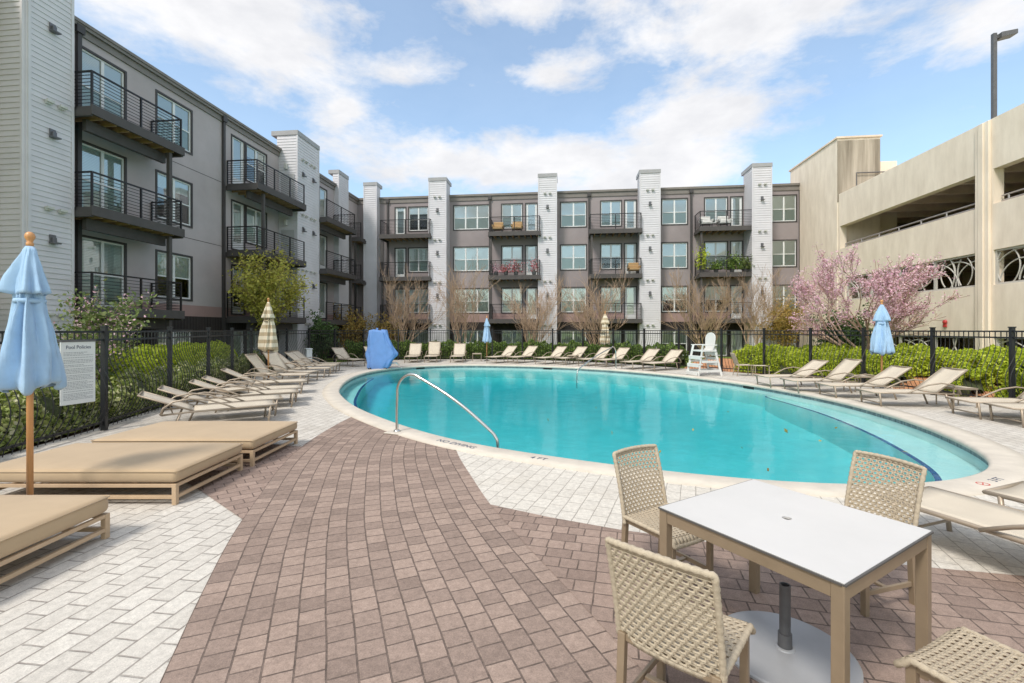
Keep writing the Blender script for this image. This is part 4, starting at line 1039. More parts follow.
# ------------------------------------------------------------------ furniture
def sling_panel(P0, P1, P2, P3, sag=.0, n=8, m=6):
    """quad P0-P1 (near edge) to P3-P2 (far edge) with a slight sag"""
    P0, P1, P2, P3 = map(Vector, (P0, P1, P2, P3)); nrm = (P1-P0).cross(P3-P0).normalized()
    return [[tuple((P0.lerp(P3, i/n)).lerp(P1.lerp(P2, i/n), j/m)-nrm*sag*math.sin(math.pi*j/m)) for j in range(m+1)] for i in range(n+1)]
def lounger_parts(root, back_ang, back_len=.82, hw=.33, seat_l=1.28, zs=.33):
    # foot at x=0, head towards +x
    a = R(back_ang); hx, hz = seat_l+back_len*math.cos(a), zs+back_len*math.sin(a)
    mb = MB(); mb.grid(sling_panel((0,hw-.02,zs+.012),(0,-hw+.02,zs+.012),(seat_l,-hw+.02,zs+.012),(seat_l,hw-.02,zs+.012), .018)); mb.build('seat', M['sling'], root, smooth=True, solid=.008)
    mb = MB(); mb.grid(sling_panel((seat_l+.02,hw-.02,zs+.02),(seat_l+.02,-hw+.02,zs+.02),(hx,-hw+.02,hz),(hx,hw-.02,hz), .02)); mb.build('backrest', M['sling'], root, smooth=True, solid=.008)
    f = MB()
    for s in (1,-1):
        y = s*hw
        f.tube([(0,y,zs),(.5,y,zs+.004),(seat_l,y,zs),(seat_l+.45,y,zs-.02)], .018, 6)
        f.tube([(seat_l,y*.97,zs+.01),(hx,y*.97,hz)], .016, 6)
    f.tube([(0,hw,zs),(0,-hw,zs)], .018, 6); f.tube([(hx,hw*.97,hz),(hx,-hw*.97,hz)], .016, 6)
    f.tube([(.14,hw-.02,.10),(.14,-hw+.02,.10)], .012, 5)
    f.tube([(seat_l+.45,hw,zs-.02),(seat_l+.45,-hw,zs-.02)], .014, 5)
    f.tube([(seat_l+.3,0.2,zs-.02),(seat_l+.25*math.cos(a)+.12,0.2,zs+.25*math.sin(a)+.05)], .011, 5)
    f.build('frame', M['frame_dark'], root, smooth=True)
    for s in (1,-1):
        y = s*hw
        mb = MB(); mb.tube([(.10,y,zs),(.14,y,0)], .019, 6); mb.build('leg', M['frame_dark'], root, smooth=True)
        mb = MB(); mb.tube([(seat_l+.18,y,zs-.01),(seat_l+.30,y,0)], .019, 6); mb.build('leg', M['frame_dark'], root, smooth=True)
        mb = MB(); y2 = s*(hw+.035)
        mb.tube([(seat_l-.62,y2,zs+.0),(seat_l-.45,y2,zs+.09),(seat_l-.22,y2+.02*s,zs+.19),(seat_l+.05,y2+.025*s,zs+.235),(seat_l+.28,y2+.02*s,zs+.20),(seat_l+.42,y2,zs+.10),(seat_l+.46,y2,zs-.01)], .017, 6)
        mb.build('armrest', M['frame_dark'], root, smooth=True)
protos = {}
def lounger(ang_key, loc, head_dir, label, group='beige sling loungers round the pool'):
    rz = math.atan2(head_dir[1], head_dir[0])
    if ang_key not in protos:
        root = thing('pool_lounger', label, 'sun lounger', (loc[0],loc[1],loc[2] if len(loc)>2 else 0), rz, group); lounger_parts(root, ang_key); protos[ang_key] = root; return root
    return dup(protos[ang_key], (loc[0],loc[1],0), rz, label, group)
Lw = .33
def by_legs(px1, px2):                      # foot-end centre from the two front feet
    a, b = G(*px1), G(*px2); return ((a[0]+b[0])/2, (a[1]+b[1])/2)
# fence side by the daybeds
lounger(24, (-4.62,8.85), (-.83,-.56), 'reclined beige lounger nearest the tan daybeds')
lounger(24, (-4.87,9.6), (-.85,-.53), 'second beige lounger from the daybeds, backrest to the fence')
lounger(24, (-5.0,10.6), (-.88,-.48), 'third beige lounger from the daybeds')
lounger(24, (-5.25,11.35), (-.89,-.45), 'fourth beige lounger from the daybeds, close beside the third')
lounger(28, (-5.75,12.75), (-.92,-.39), 'fifth beige lounger from the daybeds, before the striped umbrella pole')
lounger(52, (-6.5,14.5), (-.98,-.05), 'beige lounger with steep backrest just behind the striped umbrella pole')
lounger(52, (-6.7,15.4), (-.96,.25), 'steep backed beige lounger second behind the striped umbrella pole')
lounger(40, (-6.75,16.9), (-.99,-.12), 'beige lounger between striped umbrella and pale utility box')
lounger(40, (-7.05,18.3), (-.99,-.05), 'beige lounger nearest in front of the pale utility box')
lounger(40, (-7.3,19.25), (-1,.0), 'beige lounger beside the pale utility box, farther from umbrella')
lounger(40, (-7.2,21.6), (-.80,.60), 'beige lounger by the green evergreen shrub behind fence')
lounger(40, (-6.45,22.9), (-.62,.78), 'beige lounger next to the blue pool lift cover')
# across the pool
lounger(52, (-5.35,24.0), (-.05,1), 'beige lounger facing the pool, first past the blue lift cover')
lounger(65, (-4.35,24.2), (-.02,1), 'beige lounger with the most upright backrest facing the pool')
lounger(52, (-2.95,24.1), (0,1), 'beige lounger facing the pool, next to a small side table')
lounger(40, (-1.15,23.7), (.62,.78), 'beige lounger at the foot of the far blue umbrella')
lounger(40, (-.05,23.6), (.64,.77), 'beige lounger second from the far blue umbrella')
lounger(40, (1.35,23.0), (.70,.71), 'beige lounger third from the far blue umbrella')
lounger(40, (2.35,22.7), (.72,.69), 'beige lounger before the small table near the far handrail')
lounger(40, (3.35,21.9), (.76,.65), 'beige lounger right behind the far steel handrail')
lounger(40, (4.1,21.4), (.78,.62), 'beige lounger just past the far steel handrail')
lounger(40, (5.0,20.1), (.84,.54), 'beige lounger second from the lifeguard chair')
lounger(40, (5.7,19.3), (.86,.50), 'beige lounger nearest the white lifeguard chair')
# garage side
lounger(35, by_legs((751,386),(769,387.5)), (1,.06), 'beige lounger beside the small low chair by the fence gate')
lounger(45, by_legs((777,390),(797,393)), (1,-.02), 'beige lounger with steeper back below the pink tree')
lounger(35, by_legs((812.7,395),(833,399.5)), (.995,-.06), 'beige lounger before the blue umbrella on garage side')
lounger(40, by_legs((852,402),(879,408.5)), (.99,-.10), 'beige lounger just past the blue umbrella on garage side')
lounger(45, by_legs((940,412.6),(979,420)), (.985,-.15), 'beige lounger beside a side table below the garage screens')
lounger(45, by_legs((980,420),(1019,428)), (.98,-.18), 'beige lounger last in the garage row, cut by picture edge')
# near loungers by the dining table
lounger(20, (3.42,3.95), (.33,-.94), 'large beige lounger nearest the dining table, foot end towards the pool')
lounger(20, (4.42,4.08), (.36,-.93), 'beige lounger second from the dining table at the picture edge')
# side tables
def side_table(loc, rz, label, first=[None]):
    if first[0] is None:
        t = thing('side_table', label, 'side table', loc, rz, 'small side tables between loungers'); first[0] = t
        mb = MB(); mb.box(-.24,.24,-.24,.24,.42,.44); mb.build('table_top', M['sling'], t, bevel=.005)
        mb = MB()
        for s in (1,-1): mb.box(-.25,.25,s*.245-.012,s*.245+.012,.405,.445); mb.box(s*.245-.012,s*.245+.012,-.232,.232,.404,.444)
        mb.build('rim', M['frame_dark'], t)
        for x in (1,-1):
            for y in (1,-1):
                mb = MB(); mb.tube([(x*.235,y*.235,.41),(x*.235,y*.235,0)], .014, 6); mb.build('leg', M['frame_dark'], t)
        return t
    return dup(first[0], loc, rz, label)
side_table((-1.95,25.3,0), .1, 'small side table at the foot of far blue umbrella')
side_table((3.15,23.5,0), -.4, 'small side table behind the far steel handrail')
side_table((9.85,12.95,0), -.05, 'small side table under the blue umbrella on garage side')
side_table((10.15,10.4,0), -.1, 'small side table below the garage screens')
side_table((-6.2,10.05,0), -.4, 'small side table between second and third lounger from daybeds')
side_table((-7.4,13.6,0), -.2, 'small side table at the striped umbrella pole')

# small sling chair with ottoman by the gate
sc_ = thing('sling_chair', 'low beige sling chair with its seat extended by the fence gate', 'chair', (8.82,17.3,0), R(-10))
mb = MB(); mb.grid(sling_panel((-.25,.25,.40),(-.25,-.25,.40),(.25,-.25,.42),(.25,.25,.42),.015)); mb.build('seat', M['sling'], sc_, smooth=True, solid=.01)
mb = MB(); mb.grid(sling_panel((-.25,.25,.42),(-.25,-.25,.42),(-.42,-.25,.86),(-.42,.25,.86),.015)); mb.build('backrest', M['sling'], sc_, smooth=True, solid=.01)
for s in (1,-1):
    mb = MB(); mb.tube([(-.42,s*.26,.87),(-.25,s*.26,.41),(-.32,s*.26,0)], .016, 6); mb.build('leg', M['frame_dark'], sc_)
    mb = MB(); mb.tube([(-.25,s*.26,.41),(.25,s*.26,.42),(.22,s*.26,0)], .016, 6); mb.build('leg', M['frame_dark'], sc_)
ot = thing('footstool', 'low beige sling footstool before the small chair by gate', 'footstool', (9.38,17.2,0), R(-10))
mb = MB(); mb.grid(sling_panel((-.25,.22,.40),(-.25,-.22,.40),(.25,-.22,.40),(.25,.22,.40),.012)); mb.build('seat', M['sling'], ot, smooth=True, solid=.01)
for x in (1,-1):
    for y in (1,-1): mb = MB(); mb.tube([(x*.24,y*.22,.41),(x*.24,y*.22,0)], .015, 6); mb.build('leg', M['frame_dark'], ot)

# daybeds
def daybed(loc, lx, ly, label, zt=.36):
    t = thing('daybed', label, 'daybed', loc, 0, 'tan daybeds by the fence')
    # origin at the front corner nearest the pool, bed runs to -x and +y
    bm = bmesh.new(); bmesh.ops.create_cube(bm, size=1)
    for v in bm.verts: v.co = Vector((-lx/2+v.co.x*(lx-.02), ly/2+v.co.y*(ly-.02), (zt+.215)/2+v.co.z*(zt-.215)))
    bmesh.ops.bevel(bm, geom=bm.edges[:], offset=.05, segments=4, affect='EDGES', profile=.5)
    bmesh.ops.subdivide_edges(bm, edges=[e for e in bm.edges if e.calc_length() > .5], cuts=14, use_grid_fill=True)
    r_ = random.Random(len(label))
    for v in bm.verts:
        fx, fy = (v.co.x+lx/2)/(lx/2), (v.co.y-ly/2)/(ly/2)
        if v.co.z > .3: v.co.z += .026*(1-fx**4)*(1-fy**4)+.008*math.sin(v.co.x*7+v.co.y*3)*(1-fx*fx)*(1-fy*fy)
        elif abs(fx) > .98 or abs(fy) > .98: pass
    me = bpy.data.meshes.new('mattress'); bm.to_mesh(me); bm.free(); mt_ = link('mattress', me, M['cushion'], t, smooth=True)
    pp = MB(); zz = zt-.014
    pp.tube([(-.012,.03,zz),(-.012,ly-.03,zz),(-.03,ly-.012,zz),(-lx+.03,ly-.012,zz),(-lx+.012,ly-.03,zz),(-lx+.012,.03,zz),(-lx+.03,.012,zz),(-.03,.012,zz)], .006, 5, closed=True); pp.build('piping', M['cushion'], mt_, smooth=True)
    f = MB()
    for z in (.19, .075):
        f.box(-lx+.04,-.04,.02,.055,z-.017,z+.017); f.box(-lx+.04,-.04,ly-.055,ly-.02,z-.017,z+.017)
        f.box(-.055,-.02,.04,ly-.04,z-.016,z+.016); f.box(-lx+.02,-lx+.055,.04,ly-.04,z-.016,z+.016)
    for k in range(1,4): f.box(-lx*k/4-.02,-lx*k/4+.02,.055,ly-.055,.176,.2)
    f.build('frame', M['bedframe'], t, bevel=.004)
    for x in (-.038, -lx+.038):
        for y in (.038, ly-.038): mb = MB(); mb.box(x-.022,x+.022,y-.022,y+.022,0,.206); mb.build('leg', M['bedframe'], t, bevel=.004)
    return t
daybed((-3.36,2.62,0), 2.0, 1.22, 'tan daybed nearest the camera, in front of blue umbrella pole', .36)
daybed((-3.32,4.5,0), 2.1, 1.16, 'middle tan daybed, just behind the blue umbrella pole', .345)
daybed((-3.27,5.76,0), 2.1, 1.24, 'tan daybed farthest back, next to the beige loungers', .345)

# umbrellas (closed)
def umbrella(loc, label, ztop, zbot, rad, fab, seed=1, tiers=True, group='closed umbrellas round the pool', tilt=0):
    rr = random.Random(seed); t = thing('closed_umbrella', label, 'umbrella', loc, rr.random()*3, group)
    mb = MB(); mb.tube([(0,0,0),(0,0,ztop-.01)], .024, 12); mb.build('pole', M['wood'], t, smooth=True)
    mb = MB(); mb.lathe([(.026,-.05),(.028,-.02),(.02,-.01),(.026,.01),(.036,.03),(.038,.047),(.031,.07),(.013,.085),(.001,.087)], (0,0,ztop), 16); mb.build('finial', M['wood'], t, smooth=True)
    H = ztop-zbot
    def shell(prof, name, amp0, k0, mt, ph):
        rows_ = []; nseg = 120
        for (f, r_, am) in prof:
            row = []
            for j in range(nseg+1):
                th = j*2*math.pi/nseg
                q1 = th+.28*math.sin(2*th+ph)+.16*math.sin(3*th-ph*2+f*2.5)
                w1 = .55-1.25*abs(math.cos(3.5*q1+ph+f*.9)) ; w1 *= .75+.45*math.sin(2*th+ph*3+f*3)
                w2 = .28*math.sin(9*th+ph+f*7)+.22*math.sin(14*th-ph*2-f*9)+.35*math.sin(2*th+ph+f*2)
                rr_ = r_*.92*(1+am*1.7*(w1+.55*w2))
                zz_ = ztop-.05-f*H+ (am*.05*w1 if f > .05 else 0)+(max(0,f-.8)*(.16*math.sin(3*th+ph)+.10*math.sin(7*th-ph)))
                row.append((rr_*math.cos(th), rr_*math.sin(th), zz_))
            rows_.append(row)
        m = MB(); m.grid(rows_); return m.build(name, mt, t, smooth=True, solid=.006)
    R_ = rad
    c = shell([(0,.03,.0),(.03,.05,.05),(.12,R_*.30,.16),(.22,R_*.42,.24),(.30,R_*.47,.28),(.36,R_*.45,.3),(.42,R_*.50,.32),(.50,R_*.60,.32),(.60,R_*.72,.30),(.72,R_*.84,.28),(.84,R_*.95,.26),(.93,R_*1.0,.24),(.98,R_*.97,.26),(1.0,R_*.80,.3)], 'canopy', .2, 8, fab, rr.random()*6)
    shell([(.005,.035,.0),(.05,R_*.24,.12),(.14,R_*.42,.22),(.22,R_*.55,.28),(.31,R_*.68,.34),(.335,R_*.69,.34)], 'top_vent', .2, 8, fab, rr.random()*6)
    m = MB(); m.lathe([(R_*.46,-.02),(R_*.49,0),(R_*.46,.02)], (0,0,ztop-.05-.385*H), 24, cap=False); m.build('tie_strap', fab, c, smooth=True, solid=.004)
    m = MB(); m.lathe([(.16,0),(.16,.03),(.05,.05),(.04,.18)], (0,0,0), 20); m.build('base', M['pipe'], t, smooth=False)
    return t
umbrella((-4.45,4.2,0), 'large closed light blue umbrella on wooden pole beside the daybeds', 2.56, 1.255, .226, M['bluefab'], 3)
umbrella((-1.42,25.6,0), 'small closed blue umbrella across the pool before the hedge', 2.45, 1.1, .23, M['bluefab'], 4)
umbrella((10.36,12.75,0), 'closed blue umbrella on garage side in front of the pink tree', 2.5, 1.13, .27, M['bluefab'], 5)
umbrella((-7.95,14.85,0), 'closed cream striped umbrella among the loungers by the lawn', 2.70, 1.12, .27, M['stripe'], 6)
umbrella((4.95,24.2,0), 'closed cream striped umbrella across the pool by the bare trees', 2.65, 1.05, .29, M['stripe'], 7)

# pool lift under its cover
pl_ = thing('pool_lift', 'pool lift hidden under a draped bright blue cover', 'pool lift', (-5.95,20.5,0), R(8))
mb = MB(); rows_ = []
for (z, hx, hy, ox) in ((.02,.42,.34,-.06),(.10,.47,.38,-.05),(.35,.52,.36,.0),(.60,.64,.34,.10),(.72,.64,.33,.10),(1.05,.50,.30,.02),(1.35,.43,.27,-.05),(1.62,.38,.24,-.09),(1.70,.36,.22,-.1),(1.72,.2,.1,-.12)):
    row = []
    for j in range(61):
        th = j*2*math.pi/60; c_, s_ = math.cos(th), math.sin(th)
        x = math.copysign(abs(c_)**.38, c_)*hx; y = math.copysign(abs(s_)**.38, s_)*hy
        k = 1+.07*math.sin(7*th+z*3)+.06*math.sin(12*th-z*5)*min(1,z+.2)
        row.append((ox+x*k, y*k, z+(.05*math.sin(3*th+1) if 1.3 < z < 1.75 else 0)+(.04*math.sin(5*th) if z < .05 else 0)))
    rows_.append(row)
mb.grid(rows_); mb.add(rows_[-1][:60], [tuple(range(60))]); mb.build('cover', M['bluecover'], pl_, smooth=True)
mb = MB(); mb.tube([(-.12,.0,1.7),(-.12,0,1.83)], .045, 10); mb.build('mast_tip', M['bluecover'], pl_, smooth=True)
mb = MB()
for s in (.14,-.14): mb.tube([(.5,s,.02),(.95,s,.02),(.72,s,.26),(.5,s,.24)], .022, 6)
mb.tube([(.95,.14,.02),(.95,-.14,.02)], .022, 6); mb.build('base_frame', M['whiteplastic'], pl_, smooth=True)

# white lifeguard chair
lg = thing('lifeguard_chair', 'white wooden lifeguard chair with steps at the pool edge', 'lifeguard chair', (7.38,17.45,0), R(14)); lg.scale = (.78,.95,1.05)
mb = MB()
for s in (.30,-.30):                         # A-frame sides: left pair of legs (steps) and right pair (back)
    mb.bar((-.66,s*1.25,0),(-.36,s,1.12),.035,.09); mb.bar((.62,s*1.25,0),(.30,s,.98),.035,.09)
mb.build('frame', M['whiteplastic'], lg, bevel=.004)
mb = MB(); mb.box(-.42,.36,-.36,.36,.88,.93); mb.build('seat', M['whiteplastic'], lg, bevel=.004)
for k, (z, x) in enumerate(((.13,-.64),(.42,-.56),(.70,-.47))):
    mb = MB(); mb.box(x-.10,x+.14,-.37,.37,z-.02,z+.02); mb.box(x-.105,x-.075,-.36,.36,z-.10,z-.021); mb.build('step', M['whiteplastic'], lg, bevel=.004)
for z, x in ((.20,.57),(.42,.50),(.62,.43),(.80,.37)):
    mb = MB(); mb.box(x-.02,x+.02,-.37,.37,z-.05,z+.05); mb.build('back_slat', M['whiteplastic'], lg, bevel=.004)
for y in (-.33, .33):
    for z in (.16,.5): mb = MB(); mb.bar((-.6+z*.25,y*1.15,z+.02),(.56-z*.3,y*1.12,z+.02),.03,.08); mb.build('side_rail', M['whiteplastic'], lg, bevel=.004)
poly = [(-.26,0),(.26,0),(.30,.42)]+[(.30*math.cos(a)*1.0,.42+.22*math.sin(a)) for a in np.linspace(.2,math.pi-.2,10)]+[(-.30,.42)]
mb = MB(); mb.prism(poly, -.018, .018); mb.v = [(.30+p[2]+.10*p[1], p[0], .93+p[1]) for p in mb.v]; mb.build('backrest', M['whiteplastic'], lg, bevel=.004)
for s in (1,-1):
    mb = MB(); mb.box(-.40,.34,s*.36-.05,s*.36+.05,1.10,1.13); mb.build('armrest', M['whiteplastic'], lg, bevel=.004)

# steel hand rails
def handrail(base, end, label, h=1.0, lead=.42):
    b = Vector((*base, 0)); e = Vector((*end, 0)); d = (e-b); ln = d.length; d.normalize()
    t = thing('handrail', label, 'handrail', tuple(b), math.atan2(d.y, d.x))
    pts = [(0,0,0),(.0,0,.35),(.01,0,.62)]
    for k in range(9):
        a = math.pi - k*math.pi*.68/8; pts.append((.30+.29*math.cos(a), 0, .70+(h-.70)*math.sin(a)))
    x0, z0 = pts[-1][0], pts[-1][2]
    pts += [(x0+(ln-.16-x0)*.33,0,z0+(.22-z0)*.27),(x0+(ln-.16-x0)*.66,0,z0+(.22-z0)*.60),(ln-.16,0,.20),(ln-.06,0,.10),(ln-.02,0,-.02),(ln,0,-.55)]
    pts = [tuple(p) for p in spline(pts, 6)]; mb = MB(); mb.tube(pts, .024, 12); mb.build('rail', M['steel'], t, smooth=True)
    mb = MB(); mb.lathe([(.06,.0),(.06,.012),(.04,.03),(.026,.032)], (0,0,.026), 16); mb.build('escutcheon', M['steel'], t, smooth=True)
    mb = MB(); mb.box(-.16,.16,-.15,.15,.009,.027); mb.build('pad', M['coping'], t, bevel=.005)
    return t
handrail(G(397,433)[:2], (-.20,6.95), 'curved steel pool handrail standing on the brown path')
handrail(G(616,369)[:2], (2.55,17.9), 'smaller steel handrail on the far side of the pool')

# utility box by the fence
ub = thing('utility_box', 'pale upright utility box against the fence among loungers', 'utility box', (-9.35,20.9,0), R(-55))
mb = MB(); mb.box(-.22,.22,-.12,.12,0,.86); mb.build('cabinet', M['signwhite'], ub, bevel=.01)
mb = MB(); mb.box(-.24,.24,-.14,.14,.86,.90); mb.build('lid', M['signwhite'], ub, bevel=.01)

# dining table, umbrella stand and woven chairs
TC = (1.462, 2.42); TA = R(31.3)
tb = thing('dining_table', 'square patio table with pale grey top and umbrella hole', 'table', (*TC, 0), TA)
HS = .457
bm = bmesh.new()
o_ = [bm.verts.new((x*HS, y*HS, .730)) for x, y in ((-1,-1),(1,-1),(1,1),(-1,1))]; i_ = [bm.verts.new((.023*math.cos(a), .023*math.sin(a), .730)) for a in np.linspace(0, 2*math.pi, 20, endpoint=False)]
ed = [bm.edges.new((o_[k], o_[(k+1)%4])) for k in range(4)]+[bm.edges.new((i_[k], i_[(k+1)%20])) for k in range(20)]
bmesh.ops.triangle_fill(bm, use_beauty=True, edges=ed)
fc = bm.faces[:]; ex = bmesh.ops.extrude_face_region(bm, geom=fc)
for v in [g for g in ex['geom'] if isinstance(g, bmesh.types.BMVert)]: v.co.z += .010
bmesh.ops.recalc_face_normals(bm, faces=bm.faces[:])
me = bpy.data.meshes.new('table_top'); bm.to_mesh(me); bm.free(); link('table_top', me, M['tabletop'], tb)
mb = MB()
for s in (1,-1): mb.box(-HS-.003,HS+.003,s*(HS+.002)-.006,s*(HS+.002)+.006,.7292,.7375); mb.box(s*(HS+.002)-.006,s*(HS+.002)+.006,-HS+.006,HS-.006,.7292,.7375)
mb.build('edge_band', M['tableedge'], tb)
mb = MB()
for s in (1,-1): mb.box(-HS+.05,HS-.05,s*(HS-.024)-.022,s*(HS-.024)+.022,.664,.7285); mb.box(s*(HS-.024)-.022,s*(HS-.024)+.022,-HS+.05,HS-.05,.664,.7285)
mb.build('apron', M['frame'], tb, bevel=.002)
for x in (1,-1):
    for y in (1,-1): mb = MB(); mb.box(x*(HS-.024)-.025,x*(HS-.024)+.025,y*(HS-.024)-.025,y*(HS-.024)+.025,0,.7285); mb.build('leg', M['frame'], tb, bevel=.003)
ub = thing('umbrella_stand', 'round grey steel umbrella base with empty pipe under the table', 'umbrella base', (1.47,2.45,0))
mb = MB(); mb.lathe([(.335,.009),(.335,.022),(.325,.028),(.03,.031)], (0,0,0), 64); mb.build('plate', M['disc'], ub, bevel=0)
mb = MB(); mb.lathe([(.034,.03),(.034,.11),(.027,.112),(.027,.37),(.021,.37),(.021,.2)], (0,0,0), 24, cap=False); mb.build('pipe', M['pipe'], ub, smooth=False)
mb = MB(); mb.lathe([(.05,.030),(.047,.036),(.036,.04)], (0,0,0), 20, cap=False); mb.build('collar', M['disc'], ub)

def woven(fn, nu, nv, hole=.46, stagger=True):
    """open-weave panel over fn(s,t): staggered holes between strands, strands bulge"""
    mb = MB(); 
    for j in range(nv):
        sh = .5 if (stagger and j % 2) else 0
        xs = [0.0]+[ (i+sh)/nu for i in range(0 if sh else 1, nu)]+[1.0]
        xs = sorted(set(xs))
        for i in range(len(xs)-1):
            x0, x1 = xs[i], xs[i+1]; y0, y1 = j/nv, (j+1)/nv
            full = (x1-x0) > .75/nu; edge = (j == 0 or j == nv-1)
            cx, cy = (x0+x1)/2, (y0+y1)/2; hw, hh = (x1-x0)/2, (y1-y0)/2
            if not full or edge:
                mb.add([fn(x0,y0,0),fn(x1,y0,0),fn(x1,y1,0),fn(x0,y1,0)], [(0,1,2,3)]); continue
            k = hole
            ring_o = [(x0,y0),(cx,y0),(x1,y0),(x1,cy),(x1,y1),(cx,y1),(x0,y1),(x0,cy)]
            ring_i = [(cx+a*hw*k*1.05, cy+b*hh*k) for a, b in ((-.72,-.72),(0,-1),(.72,-.72),(1,0),(.72,.72),(0,1),(-.72,.72),(-1,0))]
            vs = [fn(x,y,.0025) for x, y in ring_o]+[fn(x,y,-.002) for x, y in ring_i]
            mb.add(vs, [(q,(q+1)%8,8+(q+1)%8,8+q) for q in range(8)])
    return mb
def chair_parts(t):
    # faces +x; seat .44 x .44, back leans slightly
    hw = .215
    def seat(s, q, h):   # s across y, q along x
        x = -.20+.43*q; y = -hw+2*hw*s; dip = .012*math.sin(math.pi*s)
        roll = .045*max(0, (q-.90)/.10)**2
        return (x, y, .455-dip-roll+h)
    mb = woven(seat, 13, 17, .52); bmv = mb.build('seat', M['wicker'], t, solid=.006, smooth=True)
    def back(s, q, h):
        a = (s-.5)*2; bow = .022*(1-a*a)
        z = .40+.46*q; x = -.20-.07*q-.035*q*q-bow+.015; y = -hw+2*hw*s
        return (x-h, y, z+.008*(1-a*a)*q)
    mb = woven(back, 12, 18, .53); mb.build('backrest', M['wicker'], t, solid=.006, smooth=True)
    rim = MB()                                # rolled woven border
    path = [back(0,q,0) for q in np.linspace(0,1,10)]+[back(s,1,0) for s in np.linspace(.06,.94,8)]+[back(1,q,0) for q in np.linspace(1,0,10)]
    pts = []
    for i in range(len(path)-1):
        for k in range(4): pts.append(tuple(Vector(path[i]).lerp(Vector(path[i+1]), k/4)))
    rim.tube(pts, [.0135+.0022*math.sin(i*2.4) for i in range(len(pts))], 8); rim.build('back_border', M['wicker'], t, smooth=True)
    rim = MB(); path = [seat(0,q,-.006) for q in np.linspace(0,1,10)]+[seat(s,1,-.006) for s in np.linspace(.06,.94,8)]+[seat(1,q,-.006) for q in np.linspace(1,0,10)]
    pts = []
    for i in range(len(path)-1):
        for k in range(4): pts.append(tuple(Vector(path[i]).lerp(Vector(path[i+1]), k/4)))
    rim.tube(pts, [.0135+.002*math.sin(i*2.4) for i in range(len(pts))], 8); rim.build('seat_border', M['wicker'], t, smooth=True)
    for s in (1,-1):
        mb = MB(); mb.bar((.19,s*.19,.435),(.19,s*.19,0),.034,.034,up=(1,0,0)); mb.build('leg', M['frame'], t, bevel=.003)
        mb = MB(); mb.bar((-.195,s*.195,.44),(-.225,s*.195,0),.034,.034,up=(1,0,0)); mb.build('leg', M['frame'], t, bevel=.003)
    for p, q, w_, h_ in [((.173,k*.19,.14),(-.198,k*.195,.14),.016,.03) for k in (1,-1)]+[((0,.18,.14),(0,-.18,.14),.03,.016)]:
        mb = MB(); mb.bar(p, q, w_, h_); mb.build('stretcher', M['frame'], t, bevel=.002)
    mb = MB()
    for k in (1,-1): mb.bar((.18,k*.19,.42),(-.19,k*.193,.42),.022,.03)
    mb.bar((.188,.19,.421),(.188,-.19,.421),.02,.03); mb.bar((-.192,.19,.421),(-.192,-.19,.421),.02,.03)
    mb.build('seat_frame', M['frame'], t, bevel=.002)
ch = thing('woven_chair', 'cream woven chair with its back to the camera, left of table', 'chair', (.755,1.985,0), math.atan2(.75,.66), 'woven dining chairs round the table')
ch['label'] = 'cream woven chair nearest the camera with its whole backrest showing'
chair_parts(ch)
dup(ch, (1.06,3.10,0), math.atan2(-.85,.53), 'cream woven chair standing between the table and the curved brown path')
dup(ch, (2.27,3.0,0), math.atan2(-.29,-.957), 'cream woven chair between the table and the beige lounger')
dup(ch, (1.83,1.70,0), math.atan2(.905,-.42), 'cream woven chair with only its seat showing at the picture corner')

mb = MB(); mb.lathe([(.0225,.0),(.0225,.045)], (0,0,.684), 20, cap=False); mb.lathe([(.0222,.684),(.001,.684)], (0,0,0), 20, cap=False); mb.build('dark_hole_plug', M['room'], tb)  # near-black liner and floor added so the hole reads as shaded

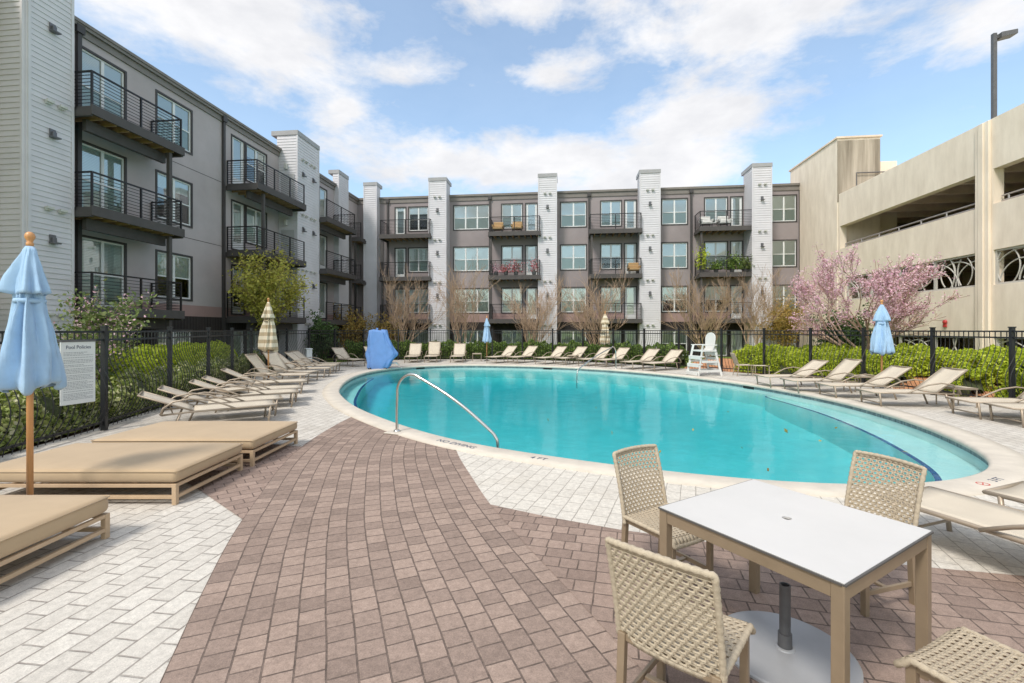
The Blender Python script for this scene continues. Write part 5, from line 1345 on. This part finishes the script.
# things on the balconies across the pool
def on_bw(px, d, z): u, v = bw.uv(so_(px, d), d); return W(u, v, z)
def balcony_chair(px, fi, mt, label, first={}):
    loc = on_bw(px, .7, FLOORS[fi])
    t = thing('balcony_chair', label, 'chair', loc, -TH)
    mb = MB(); mb.box(-.34,.34,-.3,.3,.28,.42); mb.build('seat', mt, t, bevel=.03)
    mb = MB(); mb.box(-.34,.34,.2,.32,.42,.86); mb.build('backrest', mt, t, bevel=.03)
    for s in (1,-1):
        mb = MB(); mb.box(s*.35-.05,s*.35+.05,-.3,.3,.42,.6); mb.build('armrest', mt, t, bevel=.02)
        for y in (-.26,.26): mb = MB(); mb.box(s*.3-.025,s*.3+.025,y-.025,y+.025,0,.28); mb.build('leg', M['rail'], t)
    return t
balcony_chair(498, 0, M['tanwicker'], 'tan armchair on a top floor balcony, nearer the downspout')
balcony_chair(517, 0, M['tanwicker'], 'tan armchair on a top floor balcony, nearer the glass door')
balcony_chair(706, 0, M['whiteplastic'], 'white armchair at the corner of the top balcony near the garage')
balcony_chair(724, 0, M['whiteplastic'], 'white armchair before the glass door of the top balcony near garage')
balcony_chair(634, 1, M['tanwicker'], 'brown chair in the corner of a third floor balcony')
def pot_plant(px, fi, h, mt, label, n_=700, rad=.35, size=.09, d=1.0, name='potted_plant'):
    loc = on_bw(px, d, FLOORS[fi]); t = thing(name, label, 'plant', loc)
    mb = MB(); mb.lathe([(.11,0),(.16,.3),(.17,.3),(.145,.27)], (0,0,0), 14); mb.build('pot', M['pipe'], t)
    P = rng.normal(size=(n_,3))*np.array((rad*.5,rad*.5,h*.25))+np.array((0,0,h*.62)); P[:,2] = np.maximum(P[:,2], .28)
    leafmesh('foliage', P, size, M[mt], t)
pot_plant(702, 1, 1.5, 'leaf_bright', 'tall lime green plant on the balcony near the garage', 600, .36, .09)
pot_plant(716, 1, .7, 'leaf_hedge', 'low dark green pot plant beside the lime green balcony plant', 500)
pot_plant(732, 1, 1.0, 'leaf_hedge', 'bushy green pot plant midway along the planted balcony', 800, .45)
pot_plant(745, 1, .9, 'leaf_mid', 'green pot plant at the tower end of the planted balcony', 700, .4)
pot_plant(496, 1, .8, 'blossom', 'pale pink flower pot at the end of flowered balcony', 200, .35, .07)
pot_plant(506, 1, .75, 'redflower', 'red flowers hanging in the middle of the flowered balcony', 320, .45, .075, 1.1)
pot_plant(516, 1, 1.0, 'redflower', 'tall red flowers on the flowered balcony by the window', 280, .45, .075, 1.1)
pot_plant(534, 1, 1.05, 'redflower', 'red flowers before the glass door of flowered balcony', 240, .35, .075, 1.1)
